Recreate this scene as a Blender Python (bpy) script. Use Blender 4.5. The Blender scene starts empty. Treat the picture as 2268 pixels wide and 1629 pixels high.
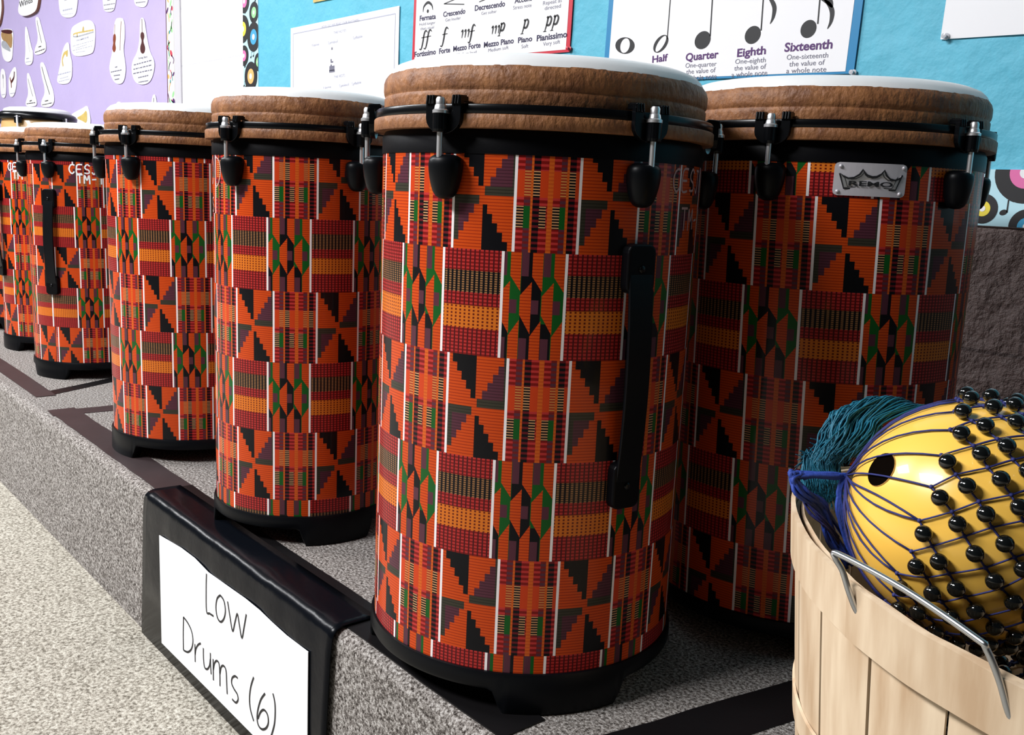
import bpy, bmesh, math, random
from mathutils import Vector, Matrix
random.seed(7)
PI = math.pi
sc = bpy.context.scene
COL = sc.collection

# ------------------------------------------------------------------ camera
IW, IH = 2268, 1629
FPX = 2091.998
CR = Vector((0.6492868194, 0.7592354805, 0.0445882419))
CU = Vector((-0.1673747963, 0.0854549673, 0.9821828374))
CF = Vector((-0.7418977717, 0.6451813185, -0.1825616678))
CC = Vector((0.0, 0.0, 0.4632753))
cam = bpy.data.cameras.new('camera')
camo = bpy.data.objects.new('camera', cam)
COL.objects.link(camo)
cam.sensor_fit = 'HORIZONTAL'
cam.sensor_width = 36.0
cam.lens = FPX / IW * 36.0
cam.clip_start = 0.02
M = Matrix.Identity(4)
for i in range(3):
    M[i][0] = CR[i]; M[i][1] = CU[i]; M[i][2] = -CF[i]; M[i][3] = CC[i]
camo.matrix_world = M
sc.camera = camo

# ------------------------------------------------------------------ world, room lamps, exposure
w = bpy.data.worlds.new('world'); sc.world = w
w.use_nodes = True
w.node_tree.nodes['Background'].inputs[0].default_value = (0.80, 0.88, 1.0, 1)
w.node_tree.nodes['Background'].inputs[1].default_value = 0.022
sc.view_settings.view_transform = 'Standard'
sc.view_settings.look = 'None'
sc.view_settings.gamma = 1.0
sc.view_settings.use_curve_mapping = False
sc.view_settings.exposure = 0.0

def area(name, loc, target, sx, sy, power, color=(1, 1, 1)):
    l = bpy.data.lights.new(name, 'AREA'); l.shape = 'RECTANGLE'; l.size = sx; l.size_y = sy
    l.energy = power; l.color = color
    o = bpy.data.objects.new(name, l); COL.objects.link(o)
    o.location = loc
    d = Vector(target) - Vector(loc)
    o.rotation_euler = d.to_track_quat('-Z', 'Y').to_euler()
    return o
# fluorescent troffers in the classroom ceiling, over the open floor to the left of the drums
area('ceiling_troffer', (-3.4, -0.85, 2.25), (-3.4, -0.85, 0), 1.2, 0.6, 115, (0.97, 0.98, 1.0))
area('ceiling_troffer', (-1.50, -1.50, 2.25), (-1.50, -1.50, 0), 1.2, 0.6, 185, (0.98, 0.98, 1.0))
area('ceiling_troffer', (-5.4, -0.85, 2.25), (-5.4, -0.85, 0), 1.2, 0.6, 105, (0.97, 0.98, 1.0))

# ------------------------------------------------------------------ pixel helpers
def ray(x, y):
    return CR * ((x - IW / 2) / FPX) - CU * ((y - IH / 2) / FPX) + CF
def on_y(x, y, Y):
    d = ray(x, y); return CC + d * ((Y - CC.y) / d.y)
def on_z(x, y, Z):
    d = ray(x, y); return CC + d * ((Z - CC.z) / d.z)
def at_depth(x, y, t):
    return CC + ray(x, y) * t

# ------------------------------------------------------------------ mesh helpers
class MB:
    def __init__(self):
        self.v = []; self.f = []; self.m = []; self.uv = {}
    def add(self, vs, fs, mi=0):
        n = len(self.v); self.v += [tuple(x) for x in vs]
        for q in fs:
            self.f.append([n + i for i in q]); self.m.append(mi)
        return n
    def box(self, c, s, mi=0, mat=None):
        x, y, z = [k / 2 for k in s]
        vs = [Vector((sx * x, sy * y, sz * z)) for sx in (-1, 1) for sy in (-1, 1) for sz in (-1, 1)]
        if mat: vs = [mat @ q for q in vs]
        vs = [q + Vector(c) for q in vs]
        self.add(vs, [(0, 1, 3, 2), (4, 6, 7, 5), (0, 4, 5, 1), (2, 3, 7, 6), (0, 2, 6, 4), (1, 5, 7, 3)], mi)
    def lathe(self, prof, n=64, mi=0, closed=False, c=(0, 0, 0), sx=1.0, sy=1.0, capb=False, capt=False, wob=None):
        k = len(prof); vs = []
        for i in range(n):
            a = 2 * PI * i / n
            for j, (r, z) in enumerate(prof):
                rr = r + (wob(a, j) if wob else 0)
                vs.append((c[0] + rr * math.cos(a) * sx, c[1] + rr * math.sin(a) * sy, c[2] + z))
        fs = []
        for i in range(n):
            i2 = (i + 1) % n
            for j in range(k if closed else k - 1):
                j2 = (j + 1) % k
                fs.append((i * k + j, i2 * k + j, i2 * k + j2, i * k + j2))
        if capb: fs.append([i * k for i in range(n)][::-1])
        if capt: fs.append([i * k + k - 1 for i in range(n)])
        self.add(vs, fs, mi)
    def tube(self, pts, r, n=6, mi=0, caps=True):
        pts = [Vector(p) for p in pts]
        if len(pts) < 2: return
        rs = r if isinstance(r, (list, tuple)) else [r] * len(pts)
        t0 = (pts[1] - pts[0]).normalized()
        nrm = t0.orthogonal().normalized()
        vs = []
        for i, p in enumerate(pts):
            a = pts[max(i - 1, 0)]; b = pts[min(i + 1, len(pts) - 1)]
            t = (b - a)
            if t.length < 1e-9: t = t0
            t.normalize()
            nrm = (nrm - t * nrm.dot(t))
            if nrm.length < 1e-6: nrm = t.orthogonal()
            nrm.normalize(); bn = t.cross(nrm)
            for k in range(n):
                an = 2 * PI * k / n
                vs.append(p + (nrm * math.cos(an) + bn * math.sin(an)) * rs[i])
        fs = []
        for i in range(len(pts) - 1):
            for k in range(n):
                k2 = (k + 1) % n
                fs.append((i * n + k, i * n + k2, (i + 1) * n + k2, (i + 1) * n + k))
        if caps:
            fs.append(list(range(n))[::-1]); fs.append([(len(pts) - 1) * n + k for k in range(n)])
        self.add(vs, fs, mi)
    def sphere(self, c, r, nu=14, nv=10, mi=0, scale=(1, 1, 1), mat=None):
        vs = []; fs = []
        for j in range(1, nv):
            b = PI * j / nv
            for i in range(nu):
                a = 2 * PI * i / nu
                vs.append(Vector((r * math.sin(b) * math.cos(a) * scale[0], r * math.sin(b) * math.sin(a) * scale[1], r * math.cos(b) * scale[2])))
        top = len(vs); vs.append(Vector((0, 0, r * scale[2]))); bot = len(vs); vs.append(Vector((0, 0, -r * scale[2])))
        for j in range(nv - 2):
            for i in range(nu):
                i2 = (i + 1) % nu
                fs.append((j * nu + i, (j + 1) * nu + i, (j + 1) * nu + i2, j * nu + i2))
        for i in range(nu):
            i2 = (i + 1) % nu
            fs.append((top, i, i2)); fs.append((bot, (nv - 2) * nu + i2, (nv - 2) * nu + i))
        if mat: vs = [mat @ q for q in vs]
        self.add([q + Vector(c) for q in vs], fs, mi)
    def prism(self, poly, mp, d0, d1, mi=0, mi_side=None):
        # poly 2D, mp(u, v, d) -> 3D ; d1 is the visible outer face
        n = len(poly)
        vs = [mp(u, v, d0) for u, v in poly] + [mp(u, v, d1) for u, v in poly]
        self.add(vs, [list(range(n, 2 * n))], mi)
        k = len(self.v) - 2 * n
        for i in range(n):
            i2 = (i + 1) % n
            self.f.append([k + i, k + i2, k + n + i2, k + n + i]); self.m.append(mi if mi_side is None else mi_side)
        self.f.append([k + i for i in range(n)][::-1]); self.m.append(mi if mi_side is None else mi_side)
    def stroke(self, pts, wd, mp, d, mi=0, closed=False):
        # flat painted line of width wd following 2D pts, laid on the surface mp
        P = [Vector((p[0], p[1])) for p in pts]
        n = len(P)
        if n < 2: return
        ws = wd if isinstance(wd, (list, tuple)) else [wd] * n
        L = []; Rr = []
        for i in range(n):
            a = P[(i - 1) % n] if (closed or i > 0) else P[i]
            b = P[(i + 1) % n] if (closed or i < n - 1) else P[i]
            t = b - a
            if t.length < 1e-12: t = Vector((1, 0))
            t.normalize(); nn = Vector((-t.y, t.x)) * ws[i] / 2
            L.append(P[i] + nn); Rr.append(P[i] - nn)
        vs = [mp(q.x, q.y, d) for q in L] + [mp(q.x, q.y, d) for q in Rr]
        fs = []
        for i in range(n if closed else n - 1):
            j = (i + 1) % n
            fs.append((i, n + i, n + j, j))
        self.add(vs, fs, mi)
    def build(self, name, mats, parent=None, smooth=False, auto=None, uvs=None):
        me = bpy.data.meshes.new(name)
        me.from_pydata(self.v, [], self.f)
        if not isinstance(mats, (list, tuple)): mats = [mats]
        for m_ in mats: me.materials.append(m_)
        me.polygons.foreach_set('material_index', self.m)
        me.polygons.foreach_set('use_smooth', [bool(smooth)] * len(self.f))
        if uvs:
            l = me.uv_layers.new(name='UVMap')
            for lp in me.loops:
                l.data[lp.index].uv = uvs[lp.vertex_index]
        bm = bmesh.new(); bm.from_mesh(me)
        if not uvs: bmesh.ops.recalc_face_normals(bm, faces=bm.faces)
        bm.to_mesh(me); bm.free()
        me.update()
        if smooth and auto:
            try: me.set_sharp_from_angle(angle=math.radians(auto))
            except Exception: pass
        o = bpy.data.objects.new(name, me); COL.objects.link(o)
        if parent: o.parent = parent
        return o

def tag(o, label=None, cat=None, group=None, kind=None):
    if label: o['label'] = label
    if cat: o['category'] = cat
    if group: o['group'] = group
    if kind: o['kind'] = kind
    return o
def empty(name, loc=(0, 0, 0), rz=0.0):
    o = bpy.data.objects.new(name, None); COL.objects.link(o)
    o.location = loc; o.rotation_euler = (0, 0, rz); o.empty_display_size = 0.05
    return o
def dup(src, parent, loc=None, rz=None):
    c = src.copy(); COL.objects.link(c); c.parent = parent
    if loc is not None: c.location = loc
    if rz is not None: c.rotation_euler = (0, 0, rz)
    return c
def bevel(o, wd, seg=2):
    b = o.modifiers.new('bevel', 'BEVEL'); b.width = wd; b.segments = seg; b.limit_method = 'ANGLE'
    return o
def chaikin(p, it=2, closed=True):
    for _ in range(it):
        q = []; n = len(p)
        for i in range(n if closed else n - 1):
            a = p[i]; b = p[(i + 1) % n]
            q.append((a[0] * .75 + b[0] * .25, a[1] * .75 + b[1] * .25)); q.append((a[0] * .25 + b[0] * .75, a[1] * .25 + b[1] * .75))
        if not closed: q = [p[0]] + q + [p[-1]]
        p = q
    return p
def spline(p, k=6):
    # Catmull-Rom through points of any dimension
    p = [Vector(q) for q in p]; out = []
    for i in range(len(p) - 1):
        a = p[max(i - 1, 0)]; b = p[i]; c = p[i + 1]; d = p[min(i + 2, len(p) - 1)]
        for s in range(k):
            t = s / k
            out.append(0.5 * ((2 * b) + (c - a) * t + (2 * a - 5 * b + 4 * c - d) * t * t + (3 * b - a - 3 * c + d) * t ** 3))
    out.append(p[-1]); return out

_tc = {}
def text_geo(body, bold=0.0, shear=0.0):
    key = (body, bold, shear)
    if key in _tc: return _tc[key]
    cu = bpy.data.curves.new('text', 'FONT'); cu.body = body; cu.offset = bold; cu.shear = shear; cu.resolution_u = 3; cu.fill_mode = 'FRONT' if hasattr(cu, 'fill_mode') else cu.fill_mode
    o = bpy.data.objects.new('text', cu); COL.objects.link(o)
    dg = bpy.context.evaluated_depsgraph_get(); ev = o.evaluated_get(dg); me = ev.to_mesh()
    vs = [(v.co.x, v.co.y) for v in me.vertices]; fs = [list(p.vertices) for p in me.polygons]
    ev.to_mesh_clear(); bpy.data.objects.remove(o); bpy.data.curves.remove(cu)
    xs = [v[0] for v in vs]
    r = (vs, fs, min(xs), max(xs)); _tc[key] = r
    return r
def put_text(mb, body, A, B, hgt, mp, d, mi=0, bold=0.0, shear=0.0):
    # A, B: 2D baseline ends on the surface, hgt: cap height in metres
    vs, fs, x0, x1 = text_geo(body, bold, shear)
    A = Vector(A); B = Vector(B); t = B - A; L = t.length; t.normalize(); n = Vector((-t.y, t.x))
    sx = L / (x1 - x0); sy = hgt / 0.69
    out = []
    for x, y in vs:
        q = A + t * ((x - x0) * sx) + n * (y * sy); out.append(mp(q.x, q.y, d))
    mb.add(out, fs, mi)

# ------------------------------------------------------------------ materials
def mat_new(name):
    m = bpy.data.materials.new(name); m.use_nodes = True
    nt = m.node_tree; b = nt.nodes['Principled BSDF']
    return m, nt, b
def plain(name, col, rough=0.5, metal=0.0, spec=0.5, coat=0.0, bump=None, var=None):
    m, nt, b = mat_new(name)
    b.inputs['Base Color'].default_value = (*col, 1); b.inputs['Roughness'].default_value = rough
    b.inputs['Metallic'].default_value = metal; b.inputs['Specular IOR Level'].default_value = spec
    b.inputs['Coat Weight'].default_value = coat
    tc = nt.nodes.new('ShaderNodeTexCoord')
    if var:
        sc_, amt = var
        nz = nt.nodes.new('ShaderNodeTexNoise'); nz.inputs['Scale'].default_value = sc_; nz.inputs['Detail'].default_value = 5
        nt.links.new(tc.outputs['Object'], nz.inputs['Vector'])
        mx = nt.nodes.new('ShaderNodeMix'); mx.data_type = 'RGBA'
        mx.inputs['A'].default_value = (*[c * (1 - amt) for c in col], 1); mx.inputs['B'].default_value = (*[min(1, c * (1 + amt)) for c in col], 1)
        nt.links.new(nz.outputs['Fac'], mx.inputs['Factor']); nt.links.new(mx.outputs['Result'], b.inputs['Base Color'])
    if bump:
        sc_, st, dist = bump
        nz = nt.nodes.new('ShaderNodeTexNoise'); nz.inputs['Scale'].default_value = sc_; nz.inputs['Detail'].default_value = 6
        nt.links.new(tc.outputs['Object'], nz.inputs['Vector'])
        bp = nt.nodes.new('ShaderNodeBump'); bp.inputs['Strength'].default_value = st; bp.inputs['Distance'].default_value = dist
        nt.links.new(nz.outputs['Fac'], bp.inputs['Height']); nt.links.new(bp.outputs['Normal'], b.inputs['Normal'])
    return m

class X:
    """tiny expression builder over shader math nodes"""
    nt = None
    def __init__(s, k): s.k = k
    @staticmethod
    def op(o, *a):
        n = X.nt.nodes.new('ShaderNodeMath'); n.operation = o
        for i, q in enumerate(a):
            q = q.k if isinstance(q, X) else q
            if isinstance(q, (int, float)): n.inputs[i].default_value = q
            else: X.nt.links.new(q, n.inputs[i])
        return X(n.outputs[0])
    def __add__(s, o): return X.op('ADD', s, o)
    __radd__ = __add__
    def __sub__(s, o): return X.op('SUBTRACT', s, o)
    def __rsub__(s, o): return X.op('SUBTRACT', o, s)
    def __mul__(s, o): return X.op('MULTIPLY', s, o)
    __rmul__ = __mul__
    def __truediv__(s, o): return X.op('DIVIDE', s, o)
    def gt(s, o): return X.op('GREATER_THAN', s, o)
    def lt(s, o): return X.op('LESS_THAN', s, o)
    def __and__(s, o): return X.op('MULTIPLY', s, o)
    def __or__(s, o): return X.op('MAXIMUM', s, o)
    def inv(s): return X.op('SUBTRACT', 1.0, s)
    def fl(s): return X.op('FLOOR', s)
    def fr(s): return X.op('FRACT', s)
    def inr(s, a, b): return s.gt(a) & s.lt(b)
def cmix(f, a, b):
    n = X.nt.nodes.new('ShaderNodeMix'); n.data_type = 'RGBA'
    for nm, q in (('Factor', f), ('A', a), ('B', b)):
        q = q.k if isinstance(q, X) else q
        if isinstance(q, tuple): n.inputs[nm].default_value = (*q, 1) if len(q) == 3 else q
        elif isinstance(q, (int, float)): n.inputs[nm].default_value = q
        else: X.nt.links.new(q, n.inputs[nm])
    return n.outputs['Result']

def kente():
    """printed woven-strip pattern; UV.x counts pattern repeats round the shell, UV.y counts rows downwards (even = stair row)"""
    m, nt, b = mat_new('printed_kente_wrap'); X.nt = nt
    OR = (.55, .062, .006); RED = (.19, .007, .006); BRED = (.45, .030, .028); BLK = (.0035, .0035, .005)
    MAU = (.085, .024, .038); OLI = (.040, .036, .024); GRN = (.006, .085, .012); CRM = (.52, .27, .12); AMB = (.60, .15, .014); WHT = (.85, .80, .80)
    uvn = nt.nodes.new('ShaderNodeUVMap'); uvn.uv_map = 'UVMap'
    sp = nt.nodes.new('ShaderNodeSeparateXYZ'); nt.links.new(uvn.outputs['UV'], sp.inputs[0])
    U = X(sp.outputs['X']); V = X(sp.outputs['Y'])
    t = V.fr(); odd = (V.fl() * 0.5).fr().gt(0.25)
    s = (U + odd * 0.074).fr()
    s1 = s * (1 / .508); s2 = (s - .508) * (1 / .492); right = s.gt(.508)
    # woven ribs
    rib = (t * 34.0).fr().lt(.30)
    ribO = cmix(rib, OR, (.33, .027, .004))
    ribM = cmix(rib, MAU, (.048, .014, .022))
    ribL = cmix(rib, OLI, (.022, .02, .014))
    # --- stair motif
    p = (s1 * 2).fr(); q = (t * 2).fr(); R_ = s1.gt(.5); D_ = t.gt(.5); k = (q * 6).fl()
    kb = k * (1 / 6)
    blackTL = p.gt(kb + .165); blackBR = p.lt(kb - .02)
    ms = 1.0 - (k + .7) * (1 / 6)
    mauTR = p.gt(ms); mauBL = p.lt(ms)
    TL = R_.inv() & D_.inv(); TR = R_ & D_.inv(); BL = R_.inv() & D_; BR = R_ & D_
    c = cmix((TL & blackTL) | (BR & blackBR), ribO, BLK)
    oli = (TR & (q.gt(.84) | p.gt(.90))) | (BL & (q.lt(.16) | p.lt(.20)))
    mc = cmix(oli, ribM, ribL)
    stair = cmix((TR & mauTR) | (BL & mauBL), c, mc)
    # --- striped panel
    a = s2
    dash = (t * 20.0).fr().lt(.45); lad = (t * 38.0).fr().lt(.42)
    bII = t.inr(.26, .50); bIV = t.inr(.58, .78)
    redd = cmix(dash, RED, BRED)
    mau_d = cmix(dash, MAU, (.16, .012, .012)); blk_d = cmix(dash, BLK, (.12, .008, .012))
    ladc = cmix(lad, BLK, CRM); ladr = cmix(lad, (.30, .03, .01), (.55, .22, .06))
    def band(c0, f, c1): return cmix(f, c0, c1)
    colr = band(band(redd, bII, (.52, .045, .008)), bIV & a.lt(.135), ladc)                   # 0..135 and default red dashes
    col1 = band(band(mau_d, bII, ladr), bIV, GRN)
    col3 = band(blk_d, bII & a.gt(.1), ladc)
    col4 = band(redd, bII, (.52, .045, .008)); col4 = band(col4, bIV & a.lt(.48), ladc)
    col6 = band(band(redd, bII, (.52, .045, .008)), bIV, ladc)
    amb = cmix((t * 30.0).fr().lt(.5), (.58, .11, .012), (.50, .075, .010))
    st = colr
    st = band(st, a.inr(.135, .235), col1)
    st = band(st, a.inr(.235, .27), amb)
    st = band(st, a.inr(.27, .375), col3)
    st = band(st, a.inr(.375, .50), col4)
    st = band(st, a.inr(.50, .58), amb)
    st = band(st, a.inr(.58, .69), col6)
    st = band(st, a.inr(.69, .78), col1)
    st = band(st, a.inr(.78, .82), amb)
    st = band(st, a.inr(.82, .92), col3)
    # --- checked dobby panel
    gx = (s1 * 13.0).fr(); gy = (t * 30.0).fr()
    weft = gx.gt(.34); chk = gy.lt(.48)
    base_r = cmix(weft & chk, cmix(weft, (.075, .006, .008), RED), BRED)
    pin = cmix(gx.lt(.46), cmix((t * 46.0).fr().lt(.45), (.045, .03, .015), (.36, .16, .065)), BLK)
    ora = cmix((gx.inr(.1, .52)) & gy.lt(.55), AMB, (.13, .012, .004))
    dob = band(band(base_r, t.inr(.20, .405), pin), t.inr(.53, .745), ora)
    # --- diamond panel
    d = s2; wq = (d * 2.92 - .37).fr()
    in1 = wq.lt(.48); w1 = wq * (1 / .48); w2 = (wq - .48) * (1 / .52)
    topO = in1 & t.lt(.22 + w1 * .14)
    botO = in1 & t.gt(.78 - w1 * .15)
    midO = in1.inv() & t.gt(.40 - w2 * .13) & t.lt(.58 + w2 * .18)
    core = (d.inr(.30, .62) & t.lt(.80)) | (d.lt(.12) & t.gt(.6)) | (d.inr(.40, .56) & t.gt(.6)) | (d.inr(.62, .80) & t.gt(.66))
    bg = cmix(core, GRN, BLK)
    mau_r = (t.lt(.22) & wq.inr(.50, .84)) | (t.gt(.80) & wq.inr(.50, .86)) | (t.inr(.44, .57) & wq.lt(.34))
    bg = cmix(mau_r, bg, MAU)
    dia = cmix(topO | botO | midO, bg, ribO)
    A_ = cmix(right, stair, st); B_ = cmix(right, dob, dia)
    colr_ = cmix(odd, A_, B_)
    line = s.lt(.011) | s.gt(.989) | s.inr(.497, .519)
    colr_ = cmix(line, colr_, WHT)
    nt.links.new(colr_, b.inputs['Base Color'])
    b.inputs['Roughness'].default_value = 0.38
    b.inputs['Specular IOR Level'].default_value = 0.12
    b.inputs['Coat Weight'].default_value = 0.16; b.inputs['Coat Roughness'].default_value = 0.10
    return m

def suede():
    m, nt, b = mat_new('brown_suede_film')
    tc = nt.nodes.new('ShaderNodeTexCoord')
    n1 = nt.nodes.new('ShaderNodeTexNoise'); n1.inputs['Scale'].default_value = 45; n1.inputs['Detail'].default_value = 8; n1.inputs['Roughness'].default_value = .7
    nt.links.new(tc.outputs['Object'], n1.inputs['Vector'])
    r = nt.nodes.new('ShaderNodeValToRGB'); e = r.color_ramp.elements
    e[0].position = .32; e[0].color = (.128, .046, .019, 1); e[1].position = .68; e[1].color = (.35, .150, .055, 1)
    nt.links.new(n1.outputs['Fac'], r.inputs['Fac']); nt.links.new(r.outputs['Color'], b.inputs['Base Color'])
    v = nt.nodes.new('ShaderNodeTexVoronoi'); v.inputs['Scale'].default_value = 130; v.feature = 'DISTANCE_TO_EDGE'
    mp = nt.nodes.new('ShaderNodeMapping'); mp.inputs['Scale'].default_value = (1, 1, .7)
    nd = nt.nodes.new('ShaderNodeTexNoise'); nd.inputs['Scale'].default_value = 210; nd.inputs['Detail'].default_value = 5
    nt.links.new(tc.outputs['Object'], mp.inputs[0]); nt.links.new(mp.outputs[0], v.inputs['Vector']); nt.links.new(mp.outputs[0], nd.inputs['Vector'])
    b1 = nt.nodes.new('ShaderNodeBump'); b1.inputs['Strength'].default_value = .75; b1.inputs['Distance'].default_value = .0022
    b2 = nt.nodes.new('ShaderNodeBump'); b2.inputs['Strength'].default_value = .30; b2.inputs['Distance'].default_value = .0012
    nt.links.new(nd.outputs['Fac'], b1.inputs['Height']); nt.links.new(v.outputs['Distance'], b2.inputs['Height'])
    nt.links.new(b1.outputs['Normal'], b2.inputs['Normal']); nt.links.new(b2.outputs['Normal'], b.inputs['Normal'])
    b.inputs['Roughness'].default_value = .55; b.inputs['Specular IOR Level'].default_value = .35
    return m

def carpet(name, dark, mid, light, scale):
    m, nt, b = mat_new(name)
    tc = nt.nodes.new('ShaderNodeTexCoord')
    n1 = nt.nodes.new('ShaderNodeTexNoise'); n1.inputs['Scale'].default_value = scale; n1.inputs['Detail'].default_value = 4; n1.inputs['Roughness'].default_value = .75
    n2 = nt.nodes.new('ShaderNodeTexNoise'); n2.inputs['Scale'].default_value = 9; n2.inputs['Detail'].default_value = 3
    nt.links.new(tc.outputs['Object'], n1.inputs['Vector']); nt.links.new(tc.outputs['Object'], n2.inputs['Vector'])
    r = nt.nodes.new('ShaderNodeValToRGB'); e = r.color_ramp.elements
    e[0].position = .37; e[0].color = (*dark, 1); e[1].position = .63; e[1].color = (*light, 1)
    q = r.color_ramp.elements.new(.49); q.color = (*mid, 1)
    nt.links.new(n1.outputs['Fac'], r.inputs['Fac'])
    mx = nt.nodes.new('ShaderNodeMix'); mx.data_type = 'RGBA'; mx.blend_type = 'MULTIPLY'
    mr = nt.nodes.new('ShaderNodeMapRange'); mr.inputs['To Min'].default_value = 0; mr.inputs['To Max'].default_value = .35
    nt.links.new(n2.outputs['Fac'], mr.inputs['Value']); nt.links.new(mr.outputs[0], mx.inputs['Factor'])
    nt.links.new(r.outputs['Color'], mx.inputs['A']); mx.inputs['B'].default_value = (.55, .52, .50, 1)
    nt.links.new(mx.outputs['Result'], b.inputs['Base Color'])
    bp = nt.nodes.new('ShaderNodeBump'); bp.inputs['Strength'].default_value = .9; bp.inputs['Distance'].default_value = .004
    nt.links.new(n1.outputs['Fac'], bp.inputs['Height']); nt.links.new(bp.outputs['Normal'], b.inputs['Normal'])
    b.inputs['Roughness'].default_value = .95; b.inputs['Specular IOR Level'].default_value = .1
    return m

def blockwall():
    m, nt, b = mat_new('painted_block_wall'); X.nt = nt
    tc = nt.nodes.new('ShaderNodeTexCoord'); sp = nt.nodes.new('ShaderNodeSeparateXYZ'); nt.links.new(tc.outputs['Object'], sp.inputs[0])
    x = X(sp.outputs['X']); z = X(sp.outputs['Z'])
    rowf = (z - .281) * (1 / .1837) + 20.0
    row = rowf.fl(); fz = rowf.fr()
    fx = (x * (1 / .372) + (row * .5).fr() + 40.31).fr()
    jz = X.op('ABSOLUTE', fz - .5); jx = X.op('ABSOLUTE', fx - .5)
    joint = jz.gt(.487) | jx.gt(.4935)
    low = z.lt(.446)
    colr = cmix(low, (.80, .80, .82), (.185, .135, .125))
    colr = cmix(joint, colr, cmix(low, (.62, .62, .66), (.10, .07, .066)))
    nt.links.new(colr, b.inputs['Base Color'])
    ns = nt.nodes.new('ShaderNodeTexNoise'); ns.inputs['Scale'].default_value = 34; ns.inputs['Detail'].default_value = 6; ns.inputs['Roughness'].default_value = .6
    nt.links.new(tc.outputs['Object'], ns.inputs['Vector'])
    b1 = nt.nodes.new('ShaderNodeBump'); b1.inputs['Strength'].default_value = .9; b1.inputs['Distance'].default_value = .016
    hh = X(ns.outputs['Fac']) * (low * .85 + .15); nt.links.new(hh.k, b1.inputs['Height'])
    b2 = nt.nodes.new('ShaderNodeBump'); b2.inputs['Strength'].default_value = .8; b2.inputs['Distance'].default_value = .004; b2.invert = True
    nt.links.new(joint.k, b2.inputs['Height']); nt.links.new(b1.outputs['Normal'], b2.inputs['Normal']); nt.links.new(b2.outputs['Normal'], b.inputs['Normal'])
    b.inputs['Roughness'].default_value = .55
    return m

def veneer():
    m, nt, b = mat_new('pale_wood_veneer')
    tc = nt.nodes.new('ShaderNodeTexCoord')
    mp = nt.nodes.new('ShaderNodeMapping'); mp.inputs['Scale'].default_value = (30, 30, 3.5)
    n1 = nt.nodes.new('ShaderNodeTexNoise'); n1.inputs['Scale'].default_value = 2.2; n1.inputs['Detail'].default_value = 6
    nt.links.new(tc.outputs['Object'], mp.inputs[0]); nt.links.new(mp.outputs[0], n1.inputs['Vector'])
    r = nt.nodes.new('ShaderNodeValToRGB'); e = r.color_ramp.elements
    e[0].position = .3; e[0].color = (.46, .315, .19, 1); e[1].position = .72; e[1].color = (.70, .565, .40, 1)
    nt.links.new(n1.outputs['Fac'], r.inputs['Fac']); nt.links.new(r.outputs['Color'], b.inputs['Base Color'])
    bp = nt.nodes.new('ShaderNodeBump'); bp.inputs['Strength'].default_value = .25; bp.inputs['Distance'].default_value = .001
    nt.links.new(n1.outputs['Fac'], bp.inputs['Height']); nt.links.new(bp.outputs['Normal'], b.inputs['Normal'])
    b.inputs['Roughness'].default_value = .6
    return m

KENTE = kente(); SUEDE = suede(); WALLM = blockwall(); VENEER = veneer()
CARPET_R = carpet('grey_riser_carpet', (.030, .024, .021), (.25, .225, .205), (.66, .63, .60), 300)
CARPET_F = carpet('pale_floor_carpet', (.13, .115, .09), (.40, .37, .31), (.66, .63, .55), 210)
BLACK = plain('black_plastic', (.0018, .0018, .0026), .42, spec=.10, bump=(220, .08, .001))
BLACKM = plain('black_painted_steel', (.0020, .0024, .0032), .26, spec=.22)
RUBBER = plain('black_rubber', (.0024, .0030, .0042), .38, spec=.13)
INNER = plain('dark_shell_inside', (.02, .015, .012), .8)
CHROME = plain('chrome', (.86, .86, .87), .33, .85, var=(60, .1))
SKIN = plain('white_drum_skin', (.82, .83, .83), .45, bump=(90, .15, .001), var=(30, .06))
TAPE = plain('black_gaffer_tape', (.005, .0045, .005), .40, spec=.3, bump=(60, .2, .001), var=(14, .3))
TAPE_OLD = plain('worn_brown_black_tape', (.030, .020, .021), .48, spec=.4, bump=(60, .2, .001), var=(14, .35))
LAMI = plain('black_laminated_card', (.0028, .0036, .0055), .25, spec=.10, bump=(22, .35, .004))
PAPER = plain('white_paper', (.86, .86, .88), .6, var=(8, .03))
CARDW = plain('white_card', (.88, .87, .89), .5, var=(8, .03))
INK = plain('black_ink', (.008, .008, .010), .55)
NAVY = plain('dark_navy_print', (.020, .014, .060), .55)
PURPINK = plain('purple_print', (.075, .012, .13), .55)
GREYINK = plain('grey_print', (.16, .16, .22), .55)
PALEINK = plain('pale_grey_print', (.42, .44, .56), .55)
REDB = plain('red_border', (.55, .012, .035), .4)
BLUEB = plain('blue_border', (.015, .22, .46), .4)
PURPLE = plain('lilac_backing_paper', (.46, .385, .64), .7, bump=(5, .5, .02), var=(4, .10))
BLUE = plain('sky_blue_backing_paper', (.105, .47, .63), .6, bump=(9, .7, .02), var=(5, .10))
LBLUE = plain('pale_blue_border_paper', (.48, .76, .85), .5, var=(10, .08))
CREAMB = plain('cream_border_paper', (.82, .80, .74), .5, var=(10, .05))
GREYTRIM = plain('grey_metal_trim', (.62, .61, .65), .4, .0, var=(10, .05))
DMAROON = plain('dark_maroon_edge', (.09, .02, .04), .6, var=(10, .1))
PINK = plain('pink_print', (.75, .16, .40), .5); YEL = plain('yellow_print', (.80, .66, .06), .5)
GREENP = plain('green_print', (.30, .65, .30), .5); ORAP = plain('orange_print', (.85, .45, .15), .5)
CYAN = plain('cyan_print', (.05, .35, .60), .5); TEALP = plain('teal_print', (.02, .28, .30), .5); REDP = plain('red_print', (.60, .05, .10), .5)
WHITEP = plain('white_print', (.85, .86, .88), .5)
BROWNP = plain('brown_instrument_print', (.22, .045, .015), .5, var=(30, .3))
DBROWN = plain('dark_brown_instrument_print', (.07, .015, .015), .5, var=(30, .3))
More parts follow.
